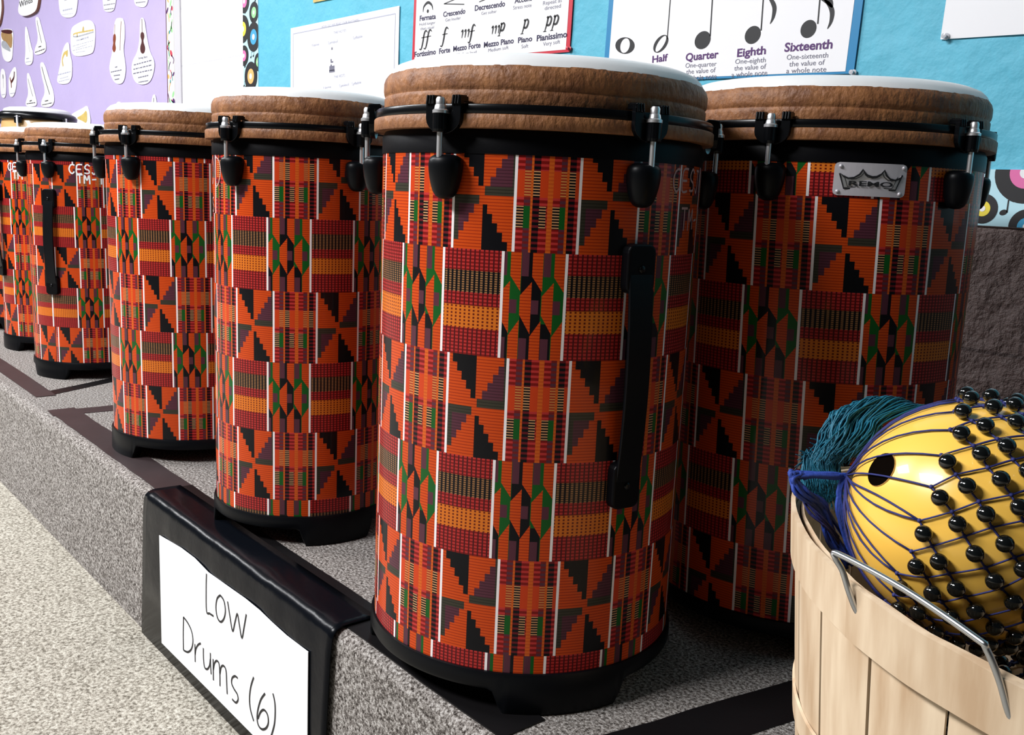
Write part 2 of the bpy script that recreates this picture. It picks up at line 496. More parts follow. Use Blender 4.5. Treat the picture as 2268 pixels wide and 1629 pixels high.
GOLDP = plain('gold_instrument_print', (.62, .46, .14), .5, var=(40, .3))
TANP = plain('tan_instrument_print', (.40, .24, .10), .5, var=(40, .3))
SILVP = plain('silver_instrument_print', (.40, .42, .46), .5, var=(40, .3))
FOAMEDGE = plain('brown_card_edge', (.22, .10, .06), .7, var=(20, .2))
SILVER = plain('brushed_silver_plate', (.62, .60, .64), .45, .35, bump=(140, .1, .001), var=(30, .08))
MARKER = plain('white_marker_paint', (.80, .80, .80), .5)
MARKERD = plain('faded_pink_marker_paint', (.48, .26, .24), .5)
GOURD = plain('yellow_gourd', (.90, .53, .085), .30, coat=.25, var=(9, .10))
GOURDD = plain('ochre_gourd', (.50, .26, .06), .3, coat=.2, var=(9, .12))
HOLE_SHADE = plain('painted_hole_shade', (.003, .002, .0015), .9, spec=.0)  # near-black colour stands in for the shade inside the hole
BEADM = plain('black_glass_bead', (.004, .005, .005), .10, coat=.5)
CORD = plain('navy_cord', (.012, .018, .14), .7, bump=(400, .5, .001), var=(60, .4))
CORDB = plain('bright_blue_cord', (.012, .045, .30), .7, bump=(400, .5, .001), var=(60, .4))
TASSEL = plain('teal_yarn', (.006, .125, .200), .5, bump=(500, .5, .001), var=(70, .6))
STEEL = plain('galvanised_wire', (.58, .60, .62), .28, 1.0)
TANWOOD = plain('honey_wood_shell', (.55, .33, .13), .35, coat=.3, var=(12, .2))
CLEARPIN = plain('clear_plastic_pin', (.55, .56, .60), .15, coat=.4)

# ------------------------------------------------------------------ the setting
FLOOR_Z = -0.232
RF = 0.478          # riser front face
WY = 1.30           # wall face
mb = MB(); mb.box((-3.0, -1.6, FLOOR_Z - .05), (13, 8.5, .1))
tag(mb.build('floor', CARPET_F), kind='structure')
mb = MB()
prof = [(RF, FLOOR_Z)]
for i in range(9):
    a = PI / 2 * i / 8
    prof.append((RF + .014 - .014 * math.cos(a), -.014 + .014 * math.sin(a)))
prof += [(WY, 0), (WY, FLOOR_Z)]
n = len(prof)
vs = [(-9, y, z) for y, z in prof] + [(2.5, y, z) for y, z in prof]
mb.add(vs, [(i, (i + 1) % n, n + (i + 1) % n, n + i) for i in range(n)] + [list(range(n))[::-1], list(range(n, 2 * n))])
tag(mb.build('floor_riser', CARPET_R), kind='structure')
mb = MB(); mb.box((-3.2, WY + .06, .95), (11.5, .12, 2.6))
tag(mb.build('wall_back', WALLM), kind='structure')

# ------------------------------------------------------------------ tube drums
ZB, ZT = .0385, .4945
def drum_lug_meshes():
    # local frame: x outwards from the hoop's outer face, y along the hoop, z up
    mb = MB()
    out = []
    ro = .0172
    pts = [(-ro, .535), (-.0085, .535), (-.0085, .527)]
    for i in range(7):
        a = PI + PI * i / 6
        pts.append((.0085 * math.cos(a), .5255 + .003 * math.sin(a)))
    pts += [(.0085, .527), (.0085, .535), (ro, .535), (ro, .520)]
    for i in range(1, 10):
        a = -PI * i / 10
        pts.append((ro * math.cos(a), .520 + .0125 * math.sin(a)))
    pts += [(-ro, .520)]
    mb.prism(pts, lambda u, v, d: (d, u, v), .0003, .0052)
    for s in (-1, 1):
        mb.box((-.0005, s * .0128, .5356), (.0115, .0086, .0042))
        for k in (-1, 0, 1):
            mb.tube([(-.005, s * .0128 + k * .0027, .5378), (.0054, s * .0128 + k * .0027, .5374), (.0062, s * .0128 + k * .0027, .531)], .0012, 8)
    mb.box((.0062, 0, .5160), (.0110, .0112, .0150))
    mb.lathe([(.0058, .5085), (.0062, .511), (.0062, .5235)], 16, c=(.0085, 0, 0), capb=True, capt=True)
    claw = mb.build('tension_claw', BLACKM, smooth=False); bevel(claw, .0009)
    mb = MB(); mb.lathe([(.0066, .5235), (.0066, .5258), (.0052, .5268), (.0046, .5298), (.0040, .5304), (.0040, .5345), (.0030, .5362), (.0001, .5364)], 12, c=(.0085, 0, 0), capb=True)
    nut = mb.build('nut', CHROME, smooth=True, auto=35)
    mb = MB(); mb.lathe([(.0024, .486), (.0024, .5240)], 12, c=(.0085, 0, 0), capb=True, capt=True)
    rod = mb.build('rod', CHROME, smooth=True, auto=35)
    mb = MB()
    pr = [(.0001, .4915), (.007, .4913), (.0105, .4906), (.0135, .4890), (.0150, .4865), (.0155, .483), (.0152, .478), (.0143, .472), (.0128, .466), (.0110, .461), (.0085, .4575), (.005, .4555), (.0001, .4550)]
    mb.lathe(pr, 28, c=(-.001, 0, 0), sx=.86, sy=.97)
    knob = mb.build('lug_knob', RUBBER, smooth=True)
    return claw, nut, rod, knob
LUG = drum_lug_meshes()
lug_used = [False]

def strap_meshes():
    # frame: x outwards from the shell, y along the shell, z up
    mb = MB(); N = 20; wd = .0125; pts = []
    for i in range(N + 1):
        t = i / N; z = .413 - t * .208
        x = .004 + .0085 * math.sin(PI * t) ** .6
        pts.append((x, z))
    vs = []
    for x, z in pts:
        vs += [(x - .0016, -wd, z), (x - .0016, wd, z), (x + .0016, wd, z), (x + .0016, -wd, z)]
    fs = []
    for i in range(N):
        for k in range(4):
            fs.append((i * 4 + k, i * 4 + (k + 1) % 4, (i + 1) * 4 + (k + 1) % 4, (i + 1) * 4 + k))
    fs += [(3, 2, 1, 0), (N * 4, N * 4 + 1, N * 4 + 2, N * 4 + 3)]
    mb.add(vs, fs)
    strap = mb.build('carry_strap', RUBBER, smooth=False); bevel(strap, .0008)
    caps = []
    for zc in (.404, .214):
        mb = MB(); P = []
        for sx, sy in ((1, 1), (-1, 1), (-1, -1), (1, -1)):
            for i in range(5):
                a = PI / 2 * i / 4 + {(1, 1): 0, (-1, 1): PI / 2, (-1, -1): PI, (1, -1): 1.5 * PI}[(sx, sy)]
                P.append((sx * .0075 + .0075 * math.cos(a), sy * .0135 + .0075 * math.sin(a)))
        mb.prism(P, lambda u, v, d: (d, u, zc + v), -.003, .0088)
        c = mb.build('end_cap', BLACK); bevel(c, .002, 3)
        mb = MB(); mb.sphere((.0090, 0, zc), .0035, 12, 8, scale=(.5, 1, 1))
        s = mb.build('screw', BLACKM, smooth=True)
        caps.append((c, s))
    return strap, caps
STRAP = strap_meshes()
strap_used = [False]

GLY = {  # hand-drawn marker capitals in a unit box
 'C': [[(.9, .85), (.6, 1), (.25, .85), (.05, .5), (.2, .12), (.55, 0), (.9, .15)]],
 'E': [[(.9, 1), (.1, .95), (.1, .05), (.9, 0)], [(.1, .5), (.75, .52)]],
 'S': [[(.9, .9), (.5, 1), (.15, .8), (.3, .55), (.75, .42), (.85, .15), (.5, 0), (.1, .1)]],
 'J': [[(.2, 1), (.95, 1)], [(.6, 1), (.62, .25), (.4, 0), (.1, .15)]],
 'D': [[(.15, 1), (.15, 0), (.6, .08), (.9, .45), (.7, .88), (.15, 1)]],
 'T': [[(0, 1), (1, .97)], [(.5, 1), (.5, 0)]],
 'M': [[(.05, 0), (.12, 1), (.5, .35), (.85, 1), (.95, 0)]],
 '-': [[(.15, .45), (.85, .5)]], '1': [[(.5, 1), (.5, 0)]],
 'O': [[(.5, 1), (.1, .7), (.1, .3), (.5, 0), (.9, .3), (.9, .7), (.5, 1)]]}

def make_drum(x, y, r, face, u0, vA, lugs, feet, label, dz=0.0, straps=(), marker=None, badge=None, period=.108, rowh=.0895, lean=0.0, seam=None):
    """vA: height of the bottom of the first full stair row; u0: arc where a stair motif starts"""
    D = empty('hand_drum', (x, y, 0), math.radians(face))
    tag(D, label, 'drum', 'patterned hand drums on the carpeted riser')
    zt = ZT + dz
    # shell with printed wrap
    mb = MB(); NS = 144; prof = [(r, ZB), (r, zt), (r - .008, zt), (r - .008, ZB)]
    uvs = []; vs = []; fs = []; mi = []
    NZ = 1
    for i in range(NS + 1):
        a = -PI + 2 * PI * i / NS
        ub = u0 if seam is None or a * r > seam else seam - .0540
        for rr, z in prof:
            vs.append((rr * math.cos(a), rr * math.sin(a), z))
            uvs.append(((a * r - ub - lean * (.44 - z)) / period + 20, (vA - z) / rowh + 21))
    for i in range(NS):
        for j in range(4):
            j2 = (j + 1) % 4
            fs.append((i * 4 + j, (i + 1) * 4 + j, (i + 1) * 4 + j2, i * 4 + j2)); mi.append(0 if j == 0 else 1)
    mb.v = vs; mb.f = fs; mb.m = mi
    mb.build('shell', [KENTE, INNER], D, smooth=True, auto=40, uvs=uvs)
    # black bands at the foot and under the head
    fz = lambda a: max(0.0, min(1.0, (min(abs((math.degrees(a) - f + 180) % 360 - 180) for f in feet) - 20.0) / 5.0))
    mb = MB(); n = 180; vs = []; fs = []
    for i in range(n):
        a = 2 * PI * i / n; s = fz(a); s = s * s * (3 - 2 * s); zl = .0235 * s
        for rr, z in ((r + .0022, zl), (r + .0038, zl + .003), (r + .0034, .036), (r + .0022, .0395), (r - .0005, .0400), (r - .012, .0400), (r - .012, zl)):
            vs.append((rr * math.cos(a), rr * math.sin(a), z))
    for i in range(n):
        for j in range(7):
            i2 = (i + 1) % n; j2 = (j + 1) % 7
            fs.append((i * 7 + j, i2 * 7 + j, i2 * 7 + j2, i * 7 + j2))
    mb.add(vs, fs)
    mb.build('foot_ring', RUBBER, D, smooth=True, auto=45)
    rh = r + .0075
    mb = MB(); mb.lathe([(r - .002, zt - .0015), (r + .0008, zt - .0015), (r + .0008, zt + .0135), (r - .002, zt + .019), (r - .006, zt + .019)], 96, closed=True)
    mb.build('top_band', BLACK, D, smooth=True, auto=40)
    mb = MB(); mb.lathe([(r - .004, .5130 + dz), (rh + .0004, .5130 + dz), (rh + .0012, .5140 + dz), (rh + .0012, .5232 + dz), (rh + .0004, .5242 + dz), (r - .004, .5242 + dz)], 128, closed=True)
    mb.build('flesh_hoop', SUEDE, D, smooth=True, auto=40)
    mb = MB(); mb.lathe([(r + .002, .5244 + dz), (rh - .0004, .5244 + dz), (rh, .5250 + dz), (rh, .5312 + dz), (rh - .0006, .5320 + dz), (r + .002, .5320 + dz)], 128, closed=True)
    mb.build('counter_hoop', BLACKM, D, smooth=True, auto=40)
    rnd = random.Random(int(abs(x * 1000)))
    ph = [rnd.uniform(0, 6.28) for _ in range(8)]
    def wob(a, j):
        return .00022 * (math.sin(a * 17 + ph[0]) + math.sin(a * 41 + ph[1]) * .7 + math.sin(a * 73 + ph[2]) * .5)
    mb = MB()
    mb.lathe([(r - .004, .518 + dz), (r - .0005, .524 + dz), (r - .0004, .5400 + dz), (r - .0004, .5422 + dz), (r - .0013, .5436 + dz), (r - .0014, .5444 + dz), (r - .0002, .5458 + dz), (r + .0003, .5490 + dz), (r + .0002, .5560 + dz), (r - .0012, .5602 + dz), (r - .0038, .5636 + dz)], 160, wob=wob)
    mb.build('drumhead_collar', SUEDE, D, smooth=True)
    mb = MB()
    mb.lathe([(r - .0034, .5630 + dz), (r - .0060, .5676 + dz), (r - .0105, .5718 + dz), (r - .0185, .5750 + dz), (r - .034, .5768 + dz), (r - .06, .5774 + dz), (.0005, .5775 + dz)], 128)
    mb.build('drumhead_skin', SKIN, D, smooth=True)
    for la in lugs:
        a = math.radians(la); loc = (rh * math.cos(a), rh * math.sin(a), dz)
        if not lug_used[0]:
            claw = LUG[0]; claw.parent = D; claw.location = loc; claw.rotation_euler = (0, 0, a)
            for q in LUG[1:]: q.parent = claw
            lug_used[0] = True
        else:
            claw = dup(LUG[0], D, loc, a)
            for q in LUG[1:]: dup(q, claw)
    for sa in straps:
        a = math.radians(sa); loc = (r * math.cos(a), r * math.sin(a), 0)
        if not strap_used[0]:
            st = STRAP[0]; st.parent = D; st.location = loc; st.rotation_euler = (0, 0, a)
            for c_, s_ in STRAP[1]: c_.parent = st; s_.parent = st
            strap_used[0] = True
        else:
            st = dup(STRAP[0], D, loc, a)
            for c_, s_ in STRAP[1]: dup(c_, st); dup(s_, st)
    cyl = lambda u, v, d: ((r + d) * math.cos(u / r), (r + d) * math.sin(u / r), v)
    if marker:
        mb = MB()
        for txt, a0, z0, h, wl, sl in marker['lines']:
            u = math.radians(a0) * r
            for ch in txt:
                for stq in GLY.get(ch, []):
                    pts = [(u + px * wl * .85 + sl * py * h, z0 + py * h + .0008 * math.sin(px * 9 + u * 300)) for px, py in stq]
                    pts = [tuple(q) for q in spline([(a_, b_, 0) for a_, b_ in pts], 4)]
                    mb.stroke(pts, marker.get('w', .0020), cyl, .0004)
                u += wl
        o = mb.build('marker_lettering', marker['mat'], D); o['label'] = marker['label']
    if badge:
        a0, z0, wd, hg = badge
        uc = math.radians(a0) * r
        mp = lambda u, v, d: cyl(uc + u, z0 + v, d)
        P = []
        rr = .0042
        for sx, sy, b0 in ((1, 1, 0), (-1, 1, PI / 2), (-1, -1, PI), (1, -1, 1.5 * PI)):
            for i in range(5):
                a = b0 + PI / 2 * i / 4
                P.append((sx * (wd / 2 - rr) + rr * math.cos(a), sy * (hg / 2 - rr) + rr * math.sin(a)))
        # strips so the plate follows the shell's curve
        mb = MB(); K = 16
        topz = lambda u: hg / 2 - (rr - math.sqrt(max(0, rr * rr - max(0, abs(u) - (wd / 2 - rr)) ** 2)))
        us = [-wd / 2, -wd / 2 + rr * .12, -wd / 2 + rr * .4, -wd / 2 + rr] + [-wd / 2 + rr + (wd - 2 * rr) * i / 12 for i in range(1, 12)] + [wd / 2 - rr, wd / 2 - rr * .4, wd / 2 - rr * .12, wd / 2]
        vs = []
        for u in us:
            tz = topz(u)
            vs += [mp(u, -tz, .0003), mp(u, -tz, .0016), mp(u, tz, .0016), mp(u, tz, .0003)]
        fs = []
        for i in range(len(us) - 1):
            for k in range(4):
                fs.append((i * 4 + k, i * 4 + (k + 1) % 4, (i + 1) * 4 + (k + 1) % 4, (i + 1) * 4 + k))
        fs += [(0, 1, 2, 3), ((len(us) - 1) * 4 + 3, (len(us) - 1) * 4 + 2, (len(us) - 1) * 4 + 1, (len(us) - 1) * 4)]
        mb.add(vs, fs)
        bd = mb.build('badge', SILVER, D); bd['label'] = 'silver badge plate with a raised crown'
        # crown: x,y in plate-image pixels (badge spans 1030..1470 x 615..850)
        S = lambda q: ((q[0] - 1250) / 440 * wd, -(q[1] - 733) / 236 * hg)
        crown = [(1062, 695), (1092, 800), (1405, 800), (1440, 690), (1425, 715), (1398, 730), (1365, 722), (1340, 698), (1325, 662), (1308, 690), (1282, 708), (1255, 712), (1225, 702), (1205, 682), (1197, 662), (1178, 698), (1148, 722), (1115, 728), (1085, 715)]
        mb = MB(); mb.prism([S(q) for q in crown], mp, .0014, .0021)
        mb.build('crown_emblem', CHROME, bd)
        mb = MB()
        mb.stroke([S(q) for q in crown], .0016, mp, .0024, closed=True)
        inn = [(1250 + (q[0] - 1250) * .86, 752 + (q[1] - 752) * .76) for q in crown]
        mb.stroke([S(q) for q in inn], .0007, mp, .0024, closed=True)
        put_text(mb, 'REMO', S((1120, 780)), S((1385, 780)), 34 / 236 * hg, mp, .0026, bold=.025)
        mb.build('badge_lettering', INK, bd)
        for cx, cy in ((1065, 643), (1447, 640), (1058, 824), (1435, 826)):
            mb = MB(); q = S((cx, cy)); mb.sphere(mp(q[0], q[1], .0016), .0019, 12, 8)
            mb.build('rivet', SILVER, bd, smooth=True)
    return D

WHITEMARK = lambda lines, mat=MARKER, lab='white hand-marked lettering', wd=.0020: dict(lines=lines, mat=mat, label=lab, w=wd)
make_drum(-.6913, .6274, .1520, -42.2, -.0752, .4150, [-30, 32.2, 92, 152, -147, -87], [16, 136, -104],
          'frontmost patterned drum with a black carry strap, standing next to the wooden basket', straps=[33.5],
          marker=WHITEMARK([('CESJD', 48, .4705, .0190, .0150, .05), ('TM-1', 55, .437, .0190, .0150, .0)], MARKERD, 'faded hand-marked lettering'))
make_drum(-1.1511, .6264, .1213, -28.5, -.0965, .4198, [-44.8, 27.5, 99.5, 171.5, -116.8], [20, 140, -100],
          'patterned drum directly behind the black edge of the low drums sign, second from the basket',
          marker=WHITEMARK([('OD', -83, .4560, .034, .026, .0), ('S', -80, .422, .018, .014, 0)], MARKERD, 'faded hand-marked scribble'))
make_drum(-1.5947, .6530, .1388, -22.3, -.0845, .3966, [-39.9, 25, 85, 145, -150, -89], [-68, 52, 172],
          'patterned drum at the far end of the taped low drums section, by the tape corner')
make_drum(-2.3312, .7060, .1302, -16.8, -.0808, .3884, [-36.8, 27, 90, 150, -148, -84], [-50, 70, -170],
          'small patterned drum with white marked lettering and a full black carry strap facing out', straps=[-38], dz=-.007, seam=-.0860,
          marker=WHITEMARK([('CESJD', -18.5, .4610, .0190, .0152, .06), ('TM-1', -11.5, .4395, .0190, .0145, .0)], MARKER, 'bold white hand-marked lettering', .0030))
make_drum(-.5864, .9523, .1597, -58.4, -.0028, .3827 + .0, [-17.1, 48, 104, 163, -137, -77], [30, 150, -90],
          'patterned drum with a silver crown badge standing against the wall', dz=.011, badge=(15.5, .4895, .0672, .0306), period=.117, lean=.035)
make_drum(-2.7187, .7199, .1200, -14.8, -.1490, .3907, [-68, -8, 52, 112, 172, -128], [-66, 54, 174],
          'small patterned drum partly hidden behind the one with bold white lettering', straps=[-69], dz=-.007,
          marker=WHITEMARK([('CESJ', -49, .4610, .0185, .0150, .05), ('TM-1', -42, .4400, .0185, .0145, .0)], MARKER, 'white hand-marked lettering', .0028))
make_drum(-3.105, .745, .1200, -13.4, -.08, .3907, [-30, 30, 90, 150, -150, -90], [-10, 110, -130],
          'last patterned drum of the row, mostly hidden at the frame edge', dz=-.007)
# ------------------------------------------------------------------ conga behind the small drums
cp = at_depth(84, 258, 3.36)
C = empty('conga_drum', (cp.x, cp.y, 0))
tag(C, 'tan wooden conga with a black rim, behind the small patterned drums', 'drum')
cz = cp.z; cr = .122
mb = MB(); mb.lathe([(.095, .0), (.105, .05), (.125, cz * .35), (.138, cz * .55), (.133, cz * .75), (.117, cz - .03), (.109, cz - .004), (.100, cz - .004), (.10, .0)], 56, closed=True)
mb.build('shell', TANWOOD, C, smooth=True, auto=50)
mb = MB(); mb.lathe([(cr - .010, cz - .012), (cr - .002, cz - .018), (cr + .004, cz - .014), (cr + .006, cz - .003), (cr, cz + .006), (cr - .008, cz + .010), (cr - .014, cz + .006)], 64, closed=True)
mb.build('rim', BLACKM, C, smooth=True)
mb = MB(); mb.lathe([(.104, cz - .03), (cr - .012, cz + .002), (cr - .012, cz + .012), (cr - .016, cz + .020), (cr - .03, cz + .025), (cr - .06, cz + .028), (.001, cz + .029)], 64)
mb.build('skin', SKIN, C, smooth=True)
proto = None
for k in range(5):
    a = math.radians(-44 + 72 * k)
    if proto is None:
        mb = MB(); mb.box((.003, 0, -.020), (.010, .026, .024)); mb.box((.004, 0, -.10), (.016, .024, .05))
        proto = mb.build('lug_plate', BLACKM, C); bevel(proto, .003)
        mb = MB(); mb.tube([(.008, 0, -.10), (.008, 0, -.006)], .0035, 10)
        rodp = mb.build('rod', CHROME, proto, smooth=True)
        proto.location = (cr * math.cos(a), cr * math.sin(a), cz); proto.rotation_euler = (0, 0, a)
    else:
        c_ = dup(proto, C, (cr * math.cos(a), cr * math.sin(a), cz), a); dup(rodp, c_)

# ------------------------------------------------------------------ tape on the riser
def flat(name, poly, z0, z1, m, label, cat, group=None):
    mb = MB(); mb.prism(poly, lambda u, v, d: (u, v, d), z0, z1)
    o = mb.build(name, m); tag(o, label, cat, group); return o
G = 'floor tape marking out drum sections'
def strip(a, b, wd, j=.002, n=14, seed=1):
    rn = random.Random(seed); a = Vector(a); b = Vector(b); t = (b - a).normalized(); nn = Vector((-t.y, t.x)); P = []; Q = []
    for i in range(n + 1):
        c = a + (b - a) * i / n
        P.append(tuple(c + nn * (wd / 2 + rn.uniform(-j, j) * .5))); Q.append(tuple(c - nn * (wd / 2 + rn.uniform(-j, j) * .5)))
    return Q + P[::-1]
flat('tape_strip', strip((-1.36, .5185), (-.555, .5150), .052, seed=2), .0003, .0016, TAPE, 'black shiny tape along the riser edge from the low drums sign to the frontmost drum', 'tape', G)
flat('tape_strip', strip((-1.955, .5225), (-1.355, .5190), .050, seed=3), .0003, .0014, TAPE_OLD, 'brownish black tape along the riser edge beyond the low drums sign', 'tape', G)
flat('tape_strip', strip((-1.925, .495), (-1.885, 1.12), .046, seed=4), .0003, .0010, TAPE_OLD, 'black tape crossing the riser at the far end of the low drums section', 'tape', G)
flat('tape_strip', strip((-.495, .480), (-.371, 1.10), .055, seed=5), .0003, .0010, TAPE, 'black tape crossing the riser between the frontmost drum and the basket', 'tape', G)
flat('tape_strip', strip((-5.5, .5450), (-2.085, .5290), .040, seed=6), .0003, .0014, TAPE_OLD, 'brownish tape along the riser edge in front of the small drums', 'tape', G)
flat('tape_strip', strip((-2.100, .520), (-2.40, 1.1), .034, seed=7), .0003, .0010, TAPE, 'narrow black tape crossing the riser beside the small drum with bold lettering', 'tape', G)

# ------------------------------------------------------------------ the sign over the riser edge
SY = .4735
def zs(x, y): return (300 + x / 2.813, 1050 + y / 2.813)         # coordinates read off an enlargement of that area
def sign_pt(x, y, Y=SY):
    q = on_y(*zs(x, y), Y); return (q.x, max(q.z, FLOOR_Z + .002))
SG = empty('hanging_sign', (0, 0, 0)); tag(SG, 'black laminated sign with white paper reading Low Drums (6), folded over the riser edge', 'sign')
mb = MB()
xa, xb = -1.362, -.812
N = 44; rows = []
rn = random.Random(5)
for i in range(N + 1):
    t = i / N; x0 = xa + (xb - xa) * t
    wv = .0012 * math.sin(t * 21) + .0010 * math.sin(t * 47 + 1)
    xbot = x0 + (-.022 if t < .5 else -.018)
    zb = FLOOR_Z + .002
    sec = [(x0, .528, .0022), (x0, .515, .0026), (x0, .496, .0030), (x0, .486 + wv, .0032), (x0, .479 + wv, .0014 - abs(wv)), (x0, .4755, -.0035), (x0, .4735 + wv * .5, -.010), (x0 - .002, .4725 + wv * .4, -.03), (x0 * .5 + xbot * .5, .4728, -.12), (xbot, .4728, zb)]
    rows.append(sec)
k = len(rows[0]); vs = [tuple(p) for r_ in rows for p in r_]; fs = []
for i in range(N):
    for j in range(k - 1):
        fs.append((i * k + j, (i + 1) * k + j, (i + 1) * k + j + 1, i * k + j + 1))
mb.add(vs, fs)
bk = mb.build('backing', LAMI, SG, smooth=True)
so = bk.modifiers.new('solid', 'SOLIDIFY'); so.thickness = .0012; so.offset = -1
pp = [(165, 380), (300, 458), (385, 522), (470, 610), (600, 702), (700, 772), (790, 845), (870, 922), (960, 1003), (1095, 1105), (1092, 1400), (1090, 1700), (880, 1755), (760, 1632), (470, 1340), (180, 1050)]
sp_map = lambda u, v, d: (u, SY - .0032 - d, v)
mb = MB(); mb.prism([sign_pt(*q) for q in pp], sp_map, 0, .0008)
pe = mb.build('paper', PAPER, SG)
letters = [[(462, 618), (460, 700), (462, 850), (482, 866), (506, 882)],
 [(548, 752), (528, 775), (521, 830), (530, 890), (551, 918), (572, 895), (580, 845), (570, 785), (548, 752)],
 [(594, 790), (608, 880), (625, 975), (640, 920), (655, 868), (668, 940), (683, 1018), (698, 945), (711, 870)],
 [(318, 888), (316, 990), (317, 1093)], [(318, 888), (345, 925), (368, 975), (377, 1035), (368, 1085), (345, 1106), (317, 1093)],
 [(389, 1055), (390, 1110), (391, 1168)], [(391, 1120), (396, 1085), (410, 1060), (426, 1052)],
 [(442, 1080), (443, 1150), (450, 1200), (466, 1212), (480, 1192), (486, 1150)], [(486, 1110), (487, 1180), (491, 1245)],
 [(503, 1148), (504, 1210), (505, 1282)], [(505, 1215), (512, 1175), (526, 1160), (540, 1178), (545, 1235), (546, 1318)], [(546, 1240), (554, 1198), (570, 1192), (584, 1222), (588, 1300), (591, 1368)],
 [(657, 1268), (640, 1255), (622, 1268), (619, 1300), (634, 1335), (654, 1368), (659, 1402), (645, 1420), (622, 1398)],
 [(757, 1262), (739, 1320), (731, 1390), (736, 1460), (757, 1535)],
 [(828, 1363), (802, 1400), (784, 1460), (778, 1515), (786, 1560), (808, 1585), (834, 1578), (848, 1545), (843, 1495), (822, 1465), (800, 1478), (783, 1520)],
 [(877, 1362), (889, 1420), (891, 1490), (885, 1560), (866, 1628)]]
for gl in ((0,), (1,), (2,), (3, 4), (5, 6), (7, 8), (9, 10, 11), (12,), (13,), (14,), (15,)):
    mb = MB()
    for k in gl:
        mb.stroke([tuple(q) for q in spline([(*sign_pt(*q), 0) for q in letters[k]], 5)], .0030, sp_map, .0012)
    mb.build('letter', INK, pe)

# ------------------------------------------------------------------ things on the wall
wmap = lambda u, v, d: (u, WY - d, v)
def wp(x, y):
    q = on_y(x, y, WY - .002); return (q.x, q.z)
Z1 = lambda x, y: wp(x / 3.78, y / 3.78)                 # enlargement of the upper left
Z2 = lambda x, y: wp(600 + x / 3.24, y / 3.24)           # enlargement of the middle
Z3 = lambda x, y: wp(1300 + x / 2.343, y / 2.343)        # enlargement of the upper right
def wrect(name, x0, x1, z0, z1, d0, d1, m, parent=None):
    mb = MB(); mb.prism([(x0, z0), (x1, z0), (x1, z1), (x0, z1)], wmap, d0, d1)
    return mb.build(name, m, parent)
bl = wp(540, 180)[0]; br_ = wp(573, 150)[0]
zb0, zb1 = .4475, .5205
TOPZ = 1.65
def paper_sheet(name, x0, x1, z0, z1, d, m, amp):
    mb = MB(); nx, nz = 70, 30; rn = random.Random(3); vs = []; fs = []
    for i in range(nx + 1):
        for j in range(nz + 1):
            u = x0 + (x1 - x0) * i / nx; v = z0 + (z1 - z0) * j / nz
            e = 0 if i in (0, nx) or j in (0, nz) else amp * (math.sin(u * 31 + v * 12) + math.sin(v * 47 - u * 13) * .8 + math.sin(u * 67 + v * 59)) / 2.8
            vs.append(wmap(u, v, d + e))
    for i in range(nx):
        for j in range(nz):
            a = i * (nz + 1) + j; fs.append((a, a + nz + 1, a + nz + 2, a + 1))
    mb.add(vs, fs); return mb.build(name, m, None, smooth=True)
o = paper_sheet('backing_paper', br_ - .02, 1.2, zb1 - .02, TOPZ, .0018, BLUE, .0009)
tag(o, 'sky blue crinkled backing paper covering the wall behind the music posters', 'paper')
px0 = wp(371, 200)[0]
o = paper_sheet('backing_paper', -7.5, px0 + .01, .52, TOPZ, .0018, PURPLE, .0009)
tag(o, 'lilac backing paper behind the instrument picture cards', 'paper')

def disc(mb, c, rx, rz, d, mi, n=22, rot=0.0):
    P = []
    for i in range(n):
        a = 2 * PI * i / n; x = rx * math.cos(a); z = rz * math.sin(a)
        P.append(wmap(c[0] + x * math.cos(rot) - z * math.sin(rot), c[1] + x * math.sin(rot) + z * math.cos(rot), d))
    mb.add(P, [list(range(n))], mi)
def record(mb, c, r, d, mi, x0=None, x1=None, z0=None, z1=None):
    for k, (rr, m_) in enumerate(((r, 0), (r * .52, mi), (r * .20, 7))):
        P = []
        for i in range(36):
            a = 2 * PI * i / 36; x = c[0] + rr * math.cos(a); z = c[1] + rr * math.sin(a)
            if x0 is not None: x = min(max(x, x0), x1)
            if z0 is not None: z = min(max(z, z0), z1)
            P.append(wmap(x, z, d + k * .0003))
        mb.add(P, [list(range(36))], m_)
RM = [INK, PINK, YEL, GREENP, CYAN, ORAP, WHITEP, WHITEP]
def note(mb, c, s, d, mi=0):
    disc(mb, c, s * .32, s * .22, d, mi, 14, .4)
    mb.stroke([(c[0] + s * .28, c[1]), (c[0] + s * .28, c[1] + s), (c[0] + s * .7, c[1] + s * .9)], s * .12, wmap, d, mi)
# vertical record border
o = wrect('border_strip', bl, br_, zb1, TOPZ, .0015, .0034, LBLUE)
tag(o, 'pale blue vertical border strip with vinyl records beside the bare white blocks', 'border strip', 'record border strips')
mb = MB(); k = 0.0
for (x, y, r, mi) in ((2130, 105, .030, 3), (2050, 12, .034, 1), (2040, 245, .040, 2), (2128, 310, .042, 4), (2048, 468, .030, 1), (2168, 520, .026, 3), (2106, 640, .042, 5), (2085, 800, .034, 4), (2120, 760, .02, 2)):
    c = Z1(x, y); mb = MB(); record(mb, c, r, .0038 + k, mi, bl, br_); k += .0001; mb.build('vinyl_record_print', RM, o)
for x, y in ((2058, 105), (2115, 198), (2105, 480), (2125, 470), (2055, 560), (2140, 10), (2048, 720)):
    mb = MB(); note(mb, Z1(x, y), .014, .0038); mb.build('note_print', RM, o)
